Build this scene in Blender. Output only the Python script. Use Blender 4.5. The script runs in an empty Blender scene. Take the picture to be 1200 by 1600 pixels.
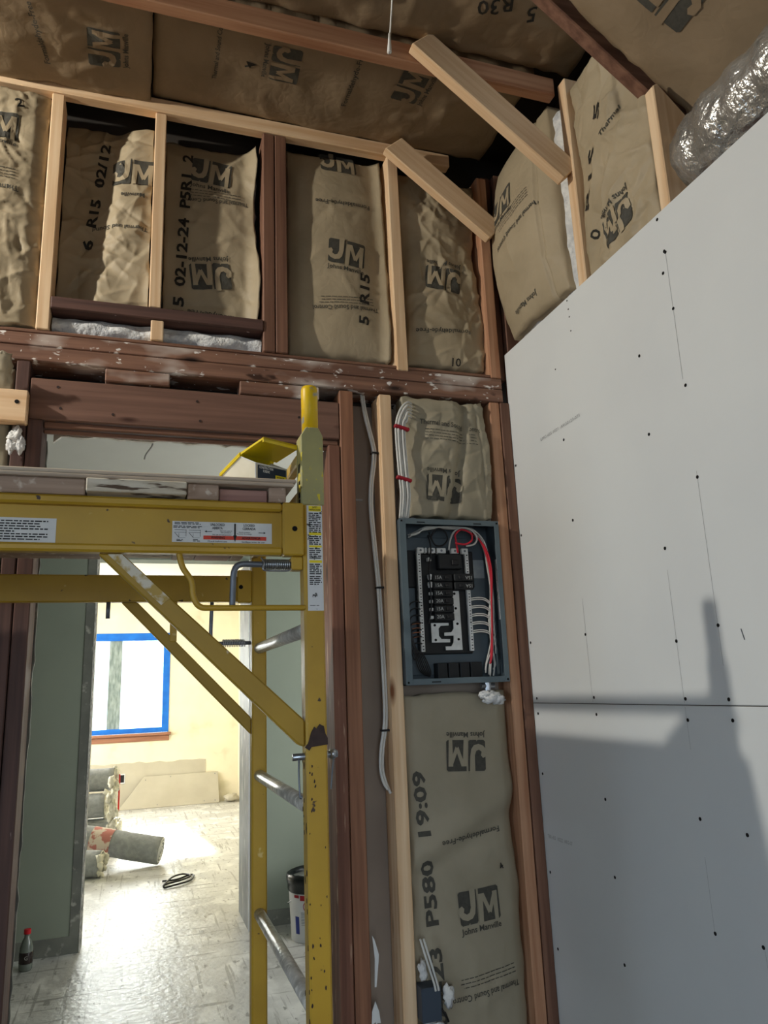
import bpy, bmesh, math, random
from math import pi, sin, cos, radians
from mathutils import Vector, Matrix, noise

S = bpy.context.scene
COL = S.collection
V = Vector

# ------------------------------------------------------------------ camera
FPX, YAW, PITCH, ROLL = 1167.61, 0.322524555, 0.229948967, -0.0398736591
fwd = V((sin(YAW) * cos(PITCH), cos(YAW) * cos(PITCH), sin(PITCH)))
r0 = V((cos(YAW), -sin(YAW), 0)); u0 = r0.cross(fwd)
rt = r0 * cos(ROLL) + u0 * sin(ROLL); up = u0 * cos(ROLL) - r0 * sin(ROLL)
cam = bpy.data.cameras.new('camera'); camo = bpy.data.objects.new('camera', cam); COL.objects.link(camo)
cam.sensor_fit = 'VERTICAL'; cam.sensor_height = 24.0; cam.sensor_width = 18.0
cam.lens = FPX / 1600 * 24.0; cam.clip_start = 0.02; cam.clip_end = 200
mw = Matrix.Identity(4)
for i in range(3):
    mw[i][0] = rt[i]; mw[i][1] = up[i]; mw[i][2] = -fwd[i]
mw.translation = V((0, 0, 1.2982)); camo.matrix_world = mw
S.camera = camo

# ------------------------------------------------------------------ world, lights, exposure
w = bpy.data.worlds.new('sky'); S.world = w; w.use_nodes = True
bg = w.node_tree.nodes['Background']; bg.inputs['Color'].default_value = (0.86, 0.94, 1.0, 1); bg.inputs['Strength'].default_value = 2.2
S.view_settings.view_transform = 'Standard'; S.view_settings.look = 'None'
S.view_settings.gamma = 1.0; S.view_settings.exposure = 0.08
S.view_settings.use_curve_mapping = False
S.cycles.use_denoising = True
S.cycles.max_bounces = 8; S.cycles.diffuse_bounces = 5; S.cycles.transparent_max_bounces = 12
S.cycles.sample_clamp_indirect = 6.0


def light(name, kind, loc, target, energy, color, **kw):
    d = bpy.data.lights.new(name, kind); d.energy = energy; d.color = color
    for k, v in kw.items():
        setattr(d, k, v)
    o = bpy.data.objects.new(name, d); COL.objects.link(o); o.location = loc
    o.rotation_euler = (V(target) - V(loc)).to_track_quat('-Z', 'Y').to_euler()
    return o


# sun coming through the far room's window, down on its floor
light('sun', 'SUN', (0, 20, 12), (0.25 * 4, 20 - 2.35 * 4, 12 - 1.5 * 4), 26.0, (1, 0.96, 0.88), angle=radians(3.5))
# work lamp hung under the ceiling at the left, close to the back wall
light('work_lamp', 'POINT', (-1.9, 1.55, 3.04), (0, 2, 2), 190, (1.0, 0.95, 0.85), shadow_soft_size=0.035)
# added fill lamps at the left and rear, no such sources seen
light('left_fill', 'AREA', (-3.3, -0.5, 1.2), (1.2, 1.0, 0.6), 12, (0.68, 0.84, 1.0), shape='RECTANGLE', size=1.5, size_y=1.3, spread=radians(80))
light('rear_fill', 'AREA', (-0.5, -2.9, 1.05), (0.3, 2.2, 0.2), 6.5, (0.80, 0.90, 1.0), shape='RECTANGLE', size=1.6, size_y=1.9, spread=radians(54))
# daylight at the far window; side and hall lamps are added fill
light('far_window_daylight', 'AREA', (-0.25, 10.4, 1.6), (0.2, 5.0, 0.2), 100, (1.0, 0.98, 0.93), shape='RECTANGLE', size=1.25, size_y=1.15)
light('far_room_fill', 'AREA', (-2.2, 8.2, 1.5), (1.2, 8.0, 1.0), 130, (1.0, 0.96, 0.88), shape='RECTANGLE', size=1.5, size_y=1.3)
light('hall_fill', 'AREA', (2.0, 3.6, 1.3), (-0.2, 3.6, 2.6), 28, (0.98, 1.0, 0.96), shape='RECTANGLE', size=1.2, size_y=1.6)

D, W = 2.225, 1.226


# ------------------------------------------------------------------ materials
def srgb(c):
    return tuple(((x / 255) / 12.92 if x / 255 <= 0.04045 else ((x / 255 + 0.055) / 1.055) ** 2.4) for x in c) + (1,)


def M(name, c1, c2=None, scale=8, stretch=(1, 1, 1), detail=4, rough=0.65, bump=0.1, bscale=None, metal=0.0, layers=(), knots=None, spec=0.3, bdist=0.004, wrinkle=0, lo=0.35, hi=0.65, trans=0.0):
    m = bpy.data.materials.new(name); m.use_nodes = True
    nt = m.node_tree; N = nt.nodes; L = nt.links
    b = N['Principled BSDF']
    b.inputs['Roughness'].default_value = rough; b.inputs['Metallic'].default_value = metal
    b.inputs['Specular IOR Level'].default_value = spec
    if trans:
        b.inputs['Transmission Weight'].default_value = trans
    tc = N.new('ShaderNodeTexCoord')

    def mapped(st):
        mp = N.new('ShaderNodeMapping'); mp.inputs['Scale'].default_value = st
        L.new(tc.outputs['Object'], mp.inputs['Vector']); return mp.outputs['Vector']

    def nz(sc, st, det):
        n = N.new('ShaderNodeTexNoise'); n.inputs['Scale'].default_value = sc; n.inputs['Detail'].default_value = det
        L.new(mapped(st), n.inputs['Vector']); return n.outputs['Fac']

    def ramp(src, a, z, ca=(0, 0, 0, 1), cz=(1, 1, 1, 1)):
        r = N.new('ShaderNodeValToRGB'); r.color_ramp.elements[0].position = a; r.color_ramp.elements[1].position = z
        r.color_ramp.elements[0].color = ca; r.color_ramp.elements[1].color = cz
        L.new(src, r.inputs['Fac']); return r.outputs['Color']

    f = nz(scale, stretch, detail)
    cur = ramp(f, lo, hi, srgb(c1), srgb(c2 or c1))

    def mix(mask, col, other):
        x = N.new('ShaderNodeMix'); x.data_type = 'RGBA'
        L.new(mask, x.inputs['Factor']); L.new(other, x.inputs['A']); x.inputs['B'].default_value = srgb(col)
        return x.outputs['Result']
    for (col, sc, st, a, z) in layers:
        cur = mix(ramp(nz(sc, st, 3), a, z), col, cur)
    if knots:
        vo = N.new('ShaderNodeTexVoronoi'); vo.inputs['Scale'].default_value = knots[1]
        L.new(mapped(knots[2]), vo.inputs['Vector'])
        cur = mix(ramp(vo.outputs['Distance'], 0.03, 0.11, (1, 1, 1, 1), (0, 0, 0, 1)), knots[0], cur)
    L.new(cur, b.inputs['Base Color'])
    if bump:
        bp = N.new('ShaderNodeBump'); bp.inputs['Strength'].default_value = bump; bp.inputs['Distance'].default_value = bdist
        L.new(nz(bscale or scale * 2, stretch, 5), bp.inputs['Height'])
        last = bp
        if wrinkle:
            vo = N.new('ShaderNodeTexVoronoi'); vo.feature = 'DISTANCE_TO_EDGE'; vo.inputs['Scale'].default_value = wrinkle
            mp = N.new('ShaderNodeMapping'); mp.inputs['Scale'].default_value = (1, 1, 0.6)
            n2 = N.new('ShaderNodeTexNoise'); n2.inputs['Scale'].default_value = wrinkle * 0.5
            L.new(tc.outputs['Object'], n2.inputs['Vector'])
            ad = N.new('ShaderNodeMixRGB'); ad.inputs[0].default_value = 0.35
            L.new(tc.outputs['Object'], ad.inputs[1]); L.new(n2.outputs['Color'], ad.inputs[2])
            L.new(ad.outputs[0], mp.inputs['Vector']); L.new(mp.outputs['Vector'], vo.inputs['Vector'])
            b2 = N.new('ShaderNodeBump'); b2.inputs['Strength'].default_value = 0.05; b2.inputs['Distance'].default_value = 0.02
            L.new(ramp(vo.outputs['Distance'], 0.0, 0.35), b2.inputs['Height']); L.new(bp.outputs['Normal'], b2.inputs['Normal'])
            last = b2
        L.new(last.outputs['Normal'], b.inputs['Normal'])
    return m


def wood(name, c1, c2, axis, rough=0.62, layers=(), knotc=(110, 66, 36), kn=2.2, bump=0.25):
    st = {'x': (1.2, 30, 30), 'y': (30, 1.2, 30), 'z': (30, 30, 1.2)}[axis]
    ks = {'x': (1.0, 3.2, 3.2), 'y': (3.2, 1.0, 3.2), 'z': (3.2, 3.2, 1.0)}[axis]
    return M(name, c1, c2, 1.6, st, 5, rough, bump, 3.0, layers=layers, knots=(knotc, kn, ks) if kn else None, bdist=0.002)


PINE = {a: wood('fresh_pine_' + a, (226, 198, 162), (207, 170, 130), a) for a in 'xyz'}
PINE2 = {a: wood('tan_fir_' + a, (192, 148, 116), (162, 114, 84), a) for a in 'xyz'}
spl = [((196, 184, 174), 9, (0.45, 1, 1), 0.52, 0.66), ((60, 38, 28), 16, (0.5, 1, 1), 0.66, 0.72), ((226, 220, 214), 30, (0.6, 1, 1.2), 0.62, 0.66), ((232, 228, 222), 60, (1, 1, 1), 0.68, 0.71)]
OLD = {a: wood('old_red_fir_' + a, (130, 95, 76), (97, 67, 53), a, knotc=(48, 26, 18)) for a in 'xyz'}
OLDS = wood('old_red_fir_plaster_splashed', (138, 102, 83), (106, 76, 62), 'x', layers=spl, knotc=(40, 24, 18))
OLDD = {a: wood('dark_stained_fir_' + a, (96, 70, 62), (68, 50, 46), a, knotc=(34, 22, 18), layers=[((170, 150, 140), 40, (1, 1, 0.2), 0.72, 0.76)]) for a in 'xz'}
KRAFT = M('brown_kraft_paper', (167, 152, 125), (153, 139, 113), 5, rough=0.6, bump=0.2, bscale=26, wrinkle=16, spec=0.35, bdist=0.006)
KRAFTC = M('shade_darkened_kraft_paper', (140, 121, 96), (127, 109, 85), 5, rough=0.6, bump=0.2, bscale=26, wrinkle=16, spec=0.35, bdist=0.006)  # same kraft made darker: the ceiling's shade is put into the colour
KRAFTG = M('grey_brown_kraft_paper', (156, 147, 126), (144, 136, 115), 5, rough=0.6, bump=0.25, bscale=26, wrinkle=9, spec=0.35, bdist=0.006)
KRAFTE = M('torn_kraft_edge', (186, 160, 122), (160, 132, 96), 20, rough=0.7)
BACKING = M('shade_dark_backing', (58, 52, 46), (46, 42, 38), 3, rough=0.8)  # very dark so gaps and recesses read as shade; also cuts bounce
GREYB = M('grey_brown_backer_board', (150, 137, 124), (136, 124, 113), 3, rough=0.8)
FIBER = M('white_glass_fibre', (226, 226, 222), (190, 192, 194), 30, rough=0.95, bump=0.9, bscale=60, spec=0.1, bdist=0.01)
INK = M('dark_print_ink', (64, 62, 56), (74, 72, 64), 90, rough=0.7, bump=0)
INKB = M('black_marker_ink', (34, 32, 29), (44, 41, 36), 90, rough=0.7, bump=0)
DRY = M('primed_white_drywall', (213, 216, 215), (207, 210, 210), 2, rough=0.75, bump=0.03, bscale=90, spec=0.2)
DRYE = M('gypsum_broken_edge', (226, 224, 216), (190, 184, 172), 40, rough=0.9, bump=0.8, bscale=80)
GREEN = M('green_moisture_drywall', (148, 156, 142), (141, 149, 136), 2, rough=0.75, bump=0.03, bscale=60, spec=0.2)
MUD = M('grey_joint_compound', (128, 130, 122), (110, 112, 106), 9, rough=0.8, layers=[((170, 170, 160), 20, (1, 1, 1), 0.6, 0.7)])
CEILM = M('white_ceiling_board', (214, 213, 206), (206, 205, 198), 2, rough=0.8, bump=0.03)
CREAM = M('cream_wall_paint', (230, 222, 196), (222, 213, 186), 3, rough=0.7, bump=0.05, layers=[((206, 198, 168), 3, (1, 1, 1), 0.60, 0.72)])
RAWGYP = M('bare_grey_drywall', (186, 180, 162), (178, 171, 153), 4, rough=0.8, bump=0.03)
YEL = M('yellow_scaffold_enamel', (186, 150, 44), (170, 135, 38), 6, rough=0.42, bump=0.06, bscale=30, spec=0.45,
        layers=[((214, 190, 120), 22, (1, 1, 1), 0.68, 0.74), ((62, 44, 32), 34, (1, 1, 1), 0.70, 0.73)])
YELW = M('worn_yellow_enamel', (186, 150, 48), (198, 182, 130), 14, rough=0.5, bump=0.1, bscale=40, lo=0.42, hi=0.62,
         layers=[((206, 202, 184), 30, (1, 1, 0.5), 0.58, 0.66), ((62, 44, 32), 40, (1, 1, 1), 0.68, 0.72)])
SLEEVE = M('faded_olive_enamel', (166, 160, 108), (152, 148, 104), 12, rough=0.6, bump=0.1, layers=[((212, 190, 60), 40, (1, 1, 0.3), 0.60, 0.66), ((206, 186, 50), 90, (1, 1, 0.5), 0.64, 0.68)])
ZINC = M('silver_overspray_steel', (204, 202, 194), (168, 166, 156), 40, rough=0.35, metal=0.25, spec=0.6, bump=0.5, bscale=90, layers=[((226, 224, 214), 60, (1, 1, 1), 0.55, 0.68)])
STEEL = M('bright_zinc_steel', (176, 180, 184), (150, 154, 160), 20, rough=0.32, metal=0.9, bump=0.05)
STEELG = M('dull_grey_steel', (120, 126, 134), (104, 110, 118), 20, rough=0.45, metal=0.6)
RUST = M('black_torn_tape', (46, 36, 34), (62, 48, 44), 60, rough=0.7, bump=0.3)
BLACKH = M('dark_hole', (14, 12, 11), None, 5, rough=0.9, bump=0)
STICK = M('white_sticker', (214, 216, 214), (202, 204, 204), 12, rough=0.45, bump=0.02)
STICKW = M('scuffed_white_sticker', (212, 214, 214), (204, 206, 208), 12, rough=0.5, layers=[((70, 70, 68), 70, (1, 1, 1), 0.64, 0.68)])
STICKY = M('yellow_sticker', (226, 206, 40), None, 10, rough=0.5, bump=0)
STICKR = M('red_sticker', (200, 66, 48), None, 10, rough=0.5, bump=0)
BLACKI = M('black_print', (28, 28, 28), None, 10, rough=0.6, bump=0)
WHITEI = M('white_print', (226, 226, 222), None, 10, rough=0.6, bump=0)
PLY = wood('grey_weathered_plywood', (206, 192, 172), (176, 160, 142), 'x', layers=[((206, 198, 186), 20, (0.2, 1, 1), 0.6, 0.7)], kn=0)
PLYU = wood('brown_grey_plank', (178, 154, 134), (136, 114, 98), 'x', layers=[((206, 192, 176), 40, (1, 1, 1), 0.60, 0.70)], knotc=(80, 60, 48), kn=4)
WEATH = M('flaking_white_paint', (214, 206, 188), (190, 178, 156), 70, (0.3, 0.3, 1), rough=0.8, bump=0.8, bscale=60, layers=[((92, 76, 62), 90, (0.16, 0.3, 1.2), 0.58, 0.64)])
REDW = wood('reddish_end_grain', (168, 130, 118), (136, 100, 92), 'x', kn=0)
LID = M('yellow_translucent_plastic', (226, 200, 24), (216, 188, 20), 8, rough=0.35, bump=0.02, spec=0.5)
TUB = M('clear_plastic_tub', (212, 208, 190), (196, 190, 168), 10, rough=0.3, bump=0.02, spec=0.5)
NAVY = M('navy_label', (44, 54, 70), (38, 48, 62), 10, rough=0.5, bump=0)
PANEL = M('grey_panel_enamel', (92, 106, 112), (86, 100, 106), 8, rough=0.5, bump=0.04, spec=0.4)
PANELB = M('dark_panel_back', (82, 94, 102), (74, 86, 94), 8, rough=0.55, bump=0.04)
BLK = M('black_plastic', (26, 28, 30), (32, 34, 36), 10, rough=0.5, bump=0.03)
BAR = M('tin_plated_bar', (226, 228, 226), (206, 208, 206), 30, rough=0.5, metal=0.0, bump=0.3, bscale=120)
CAB = M('white_cable_sheath', (206, 206, 200), (190, 190, 186), 8, rough=0.5, bump=0)
CABB = M('grey_cable_sheath', (168, 166, 160), (154, 152, 148), 8, rough=0.5, bump=0)
REDC = M('red_wire', (190, 36, 52), None, 8, rough=0.45, bump=0)
BLKC = M('black_wire', (24, 24, 26), None, 8, rough=0.45, bump=0)
COPP = M('bare_copper', (170, 110, 80), None, 8, rough=0.4, metal=0.8, bump=0)
REDT = M('red_plastic_strap', (150, 24, 40), None, 8, rough=0.5, bump=0)
TAPE = M('blue_masking_tape', (28, 110, 204), (22, 96, 188), 8, rough=0.7, bump=0.05)
FILM = M('plastic_film_over_mullion', (110, 124, 122), (150, 162, 160), 26, (1.5, 1, 0.35), rough=0.35, bump=0.5, bscale=30)
SILLM = wood('red_brown_window_sill', (158, 112, 88), (134, 90, 68), 'x', kn=0)
FOIL = M('silver_foil_jacket', (200, 200, 196), (176, 176, 172), 14, rough=0.24, metal=0.75, spec=0.7, bump=0.9, bscale=22, wrinkle=26, bdist=0.02)
ROLLG = M('grey_granule_membrane', (160, 163, 164), (142, 146, 147), 30, rough=0.85, bump=0.3, bscale=120)
LABELP = M('pink_red_print_band', (206, 192, 176), (182, 118, 108), 16, rough=0.7, lo=0.50, hi=0.56)
PLASW = M('crumpled_white_wrap', (222, 220, 206), (200, 196, 176), 12, rough=0.5, bump=0.6, bscale=24)
BUCK = M('white_bucket_plastic', (210, 212, 212), (200, 202, 202), 8, rough=0.45, bump=0.02)
BAGM = M('black_liner_plastic', (20, 24, 24), (34, 38, 38), 20, rough=0.28, bump=0.5, bscale=30)
COLA = M('dark_cola', (44, 34, 32), None, 8, rough=0.15, bump=0, spec=0.5)
PET = M('clear_bottle_plastic', (120, 128, 120), (108, 116, 108), 8, rough=0.12, bump=0, spec=0.6)
CAPR = M('red_bottle_cap', (200, 34, 44), None, 8, rough=0.5, bump=0)
PENC = M('pencil_grey', (150, 152, 152), None, 8, rough=0.8, bump=0)
BEAD = M('galvanised_corner_bead', (118, 122, 122), (100, 104, 106), 10, rough=0.55, metal=0.2, bump=0.1, layers=[((150, 152, 148), 16, (1, 1, 0.4), 0.56, 0.66)])


def floor_mat():
    m = M('dusty_grey_floor', (200, 200, 197), (174, 174, 172), 2.2, rough=0.36, bump=0.55, bscale=30, spec=0.5, bdist=0.008,
          layers=[((216, 216, 213), 7, (1, 0.6, 1), 0.52, 0.62), ((150, 149, 146), 16, (2.2, 0.10, 1), 0.60, 0.66), ((140, 139, 136), 14, (0.12, 1.6, 1), 0.62, 0.67), ((134, 133, 130), 26, (1, 0.4, 1), 0.62, 0.68), ((120, 116, 110), 40, (0.3, 1.2, 1), 0.68, 0.72)])
    return m


FLOOR = floor_mat()


def glass_mat():
    m = bpy.data.materials.new('window_glass'); m.use_nodes = True
    nt = m.node_tree; N = nt.nodes; L = nt.links
    N.remove(N['Principled BSDF'])
    t = N.new('ShaderNodeBsdfTransparent'); t.inputs[0].default_value = (0.95, 0.98, 0.98, 1)
    g = N.new('ShaderNodeBsdfGlossy'); g.inputs['Roughness'].default_value = 0.03
    x = N.new('ShaderNodeMixShader'); x.inputs[0].default_value = 0.06
    L.new(t.outputs[0], x.inputs[1]); L.new(g.outputs[0], x.inputs[2]); L.new(x.outputs[0], N['Material Output'].inputs['Surface'])
    return m


GLASS = glass_mat()


# ------------------------------------------------------------------ mesh helpers
class MB:
    def __init__(s):
        s.bm = bmesh.new()

    def box(s, x0, x1, y0, y1, z0, z1, bev=0.0, mx=None):
        r = bmesh.ops.create_cube(s.bm, size=1.0)
        vs = r['verts']
        c = V(((x0 + x1) / 2, (y0 + y1) / 2, (z0 + z1) / 2)); d = V((abs(x1 - x0), abs(y1 - y0), abs(z1 - z0)))
        for v in vs:
            p = V((v.co.x * d.x, v.co.y * d.y, v.co.z * d.z)) + c
            v.co = mx @ p if mx else p
        if bev > 0:
            es = list({e for v in vs for e in v.link_edges})
            bmesh.ops.bevel(s.bm, geom=es, offset=bev, segments=1, affect='EDGES', profile=0.5)
        return s

    def prism(s, pts, axis, a, b, bev=0.0):
        def mk(p, t):
            if axis == 'y': return V((p[0], t, p[1]))
            if axis == 'x': return V((t, p[0], p[1]))
            return V((p[0], p[1], t))
        A = [s.bm.verts.new(mk(p, a)) for p in pts]; B = [s.bm.verts.new(mk(p, b)) for p in pts]
        n = len(pts)
        fs = [s.bm.faces.new(A), s.bm.faces.new(B[::-1])]
        for i in range(n):
            fs.append(s.bm.faces.new((A[i], B[i], B[(i + 1) % n], A[(i + 1) % n])))
        bmesh.ops.recalc_face_normals(s.bm, faces=fs)
        if bev > 0:
            es = list({e for v in A + B for e in v.link_edges})
            bmesh.ops.bevel(s.bm, geom=es, offset=bev, segments=1, affect='EDGES', profile=0.5)
        return s

    def tube(s, pts, r, seg=8, closed=False, cap=True):
        pts = [V(p) for p in pts]; n = len(pts); rings = []
        ref = None
        for i, p in enumerate(pts):
            if closed:
                t = (pts[(i + 1) % n] - pts[i - 1]).normalized()
            else:
                t = (pts[min(i + 1, n - 1)] - pts[max(i - 1, 0)]).normalized()
            if ref is None:
                ref = V((0, 0, 1)) if abs(t.z) < 0.9 else V((1, 0, 0))
            a = (ref - t * ref.dot(t)).normalized(); b = t.cross(a); ref = a
            rr = r[i] if isinstance(r, (list, tuple)) else r
            rings.append([s.bm.verts.new(p + a * rr * cos(2 * pi * k / seg) + b * rr * sin(2 * pi * k / seg)) for k in range(seg)])
        m = n if closed else n - 1
        for i in range(m):
            A, B = rings[i], rings[(i + 1) % n]
            for k in range(seg):
                s.bm.faces.new((A[k], A[(k + 1) % seg], B[(k + 1) % seg], B[k]))
        if cap and not closed:
            s.bm.faces.new(rings[0][::-1]); s.bm.faces.new(rings[-1])
        return s

    def lathe(s, prof, c, seg=28):
        c = V(c); rings = []
        for r, z in prof:
            rings.append([s.bm.verts.new(c + V((r * cos(2 * pi * k / seg), r * sin(2 * pi * k / seg), z))) for k in range(seg)])
        for i in range(len(prof) - 1):
            A, B = rings[i], rings[i + 1]
            for k in range(seg):
                s.bm.faces.new((A[k], A[(k + 1) % seg], B[(k + 1) % seg], B[k]))
        if prof[0][0] > 1e-4: s.bm.faces.new(rings[0][::-1])
        if prof[-1][0] > 1e-4: s.bm.faces.new(rings[-1])
        return s

    def blob(s, c, r, sq=(1, 1, 1), amp=0.35, f=3.0, sub=3, seed=0):
        q = bmesh.ops.create_icosphere(s.bm, subdivisions=sub, radius=1.0)
        c = V(c)
        for v in q['verts']:
            n = v.co.normalized()
            k = 1 + amp * noise.noise(n * f * 0.5 + V((seed, seed * 1.7, 3))) + amp * 0.6 * noise.noise(n * f * 1.7 + V((seed, 5, 3))) + amp * 0.35 * noise.noise(n * f * 4 + V((seed, 1, 7)))
            v.co = c + V((n.x * sq[0], n.y * sq[1], n.z * sq[2])) * r * k
        return s

    def grid(s, P):
        n, m = len(P), len(P[0])
        G = [[s.bm.verts.new(p) for p in row] for row in P]
        for i in range(n - 1):
            for j in range(m - 1):
                s.bm.faces.new((G[i][j], G[i + 1][j], G[i + 1][j + 1], G[i][j + 1]))
        return s

    def done(s, name, mat, parent=None, smooth=False, mx=None):
        me = bpy.data.meshes.new(name)
        if parent is not None and mx is None:
            off = world_loc(parent)
            for v in s.bm.verts:
                v.co -= off
        s.bm.to_mesh(me); s.bm.free(); me.materials.append(mat)
        if smooth:
            for p in me.polygons:
                p.use_smooth = True
        o = bpy.data.objects.new(name, me); COL.objects.link(o)
        if parent is not None:
            o.parent = parent
        if mx is not None:
            o.matrix_local = mx
        return o


def world_loc(o):
    p = V((0, 0, 0))
    while o is not None:
        p += o.location; o = o.parent
    return p


def rebase(o, loc):
    # move a top-level mesh's origin to its base without moving its geometry
    loc = V(loc)
    o.data.transform(Matrix.Translation(-loc)); o.location = loc
    return o


def thing(name, label, cat, loc, group=None):
    o = bpy.data.objects.new(name, None); COL.objects.link(o); o.location = loc; o.empty_display_size = 0.05
    o['label'] = label; o['category'] = cat
    if group: o['group'] = group
    return o


def tag(o, label, cat, group=None):
    o['label'] = label; o['category'] = cat
    if group: o['group'] = group
    return o


def struct(name, loc=(0, 0, 0)):
    o = bpy.data.objects.new(name, None); COL.objects.link(o); o.location = loc; o['kind'] = 'structure'; o.empty_display_size = 0.05
    return o


def bx(name, mat, x0, x1, y0, y1, z0, z1, parent=None, bev=0.003, label=None, kind=None):
    o = MB().box(x0, x1, y0, y1, z0, z1, bev).done(name, mat, parent)
    if label: o['label'] = label
    if kind: o['kind'] = kind
    return o


def text_mesh(body, size, bold=0.0):
    cu = bpy.data.curves.new('lettering', 'FONT'); cu.body = body; cu.size = size; cu.resolution_u = 2; cu.offset = bold * size
    cu.align_x = 'CENTER'; cu.align_y = 'CENTER'
    o = bpy.data.objects.new('lettering', cu)
    COL.objects.link(o); bpy.context.view_layer.update()
    dg = bpy.context.evaluated_depsgraph_get()
    me = bpy.data.meshes.new_from_object(o.evaluated_get(dg))
    bpy.data.objects.remove(o); bpy.data.curves.remove(cu)
    bm = bmesh.new(); bm.from_mesh(me); bpy.data.meshes.remove(me)
    return bm


def flat_text(name, body, h, origin, U, Vv, mat, parent, bold=0.0, width=None, lab=None):
    """lettering lying on a plane: centred at origin, U reading direction, Vv letter up"""
    bm = text_mesh(body, h * 1.36, bold)
    xs = [v.co.x for v in bm.verts] or [0]
    sx = 1.0
    if width: sx = width / max(1e-6, max(xs) - min(xs))
    mid = (max(xs) + min(xs)) / 2
    N = U.cross(Vv)
    off = world_loc(parent) if parent is not None else V()
    for v in bm.verts:
        v.co = origin + U * ((v.co.x - mid) * sx) + Vv * v.co.y + N * 0.0004 - off
    me = bpy.data.meshes.new(name); bm.to_mesh(me); bm.free(); me.materials.append(mat)
    o = bpy.data.objects.new(name, me); COL.objects.link(o); o.parent = parent; o['kind'] = 'stuff'
    return o


def crumple(p, s):
    q = p * s
    q = q + noise.noise_vector(q * 0.7) * 0.5
    return (0.5 - abs(noise.noise(q))) * 1.1 + (0.4 - abs(noise.noise(q * 2.3 + V((7, 3, 1))))) * 0.45 + 0.25 * noise.noise(q * 0.5)


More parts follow.
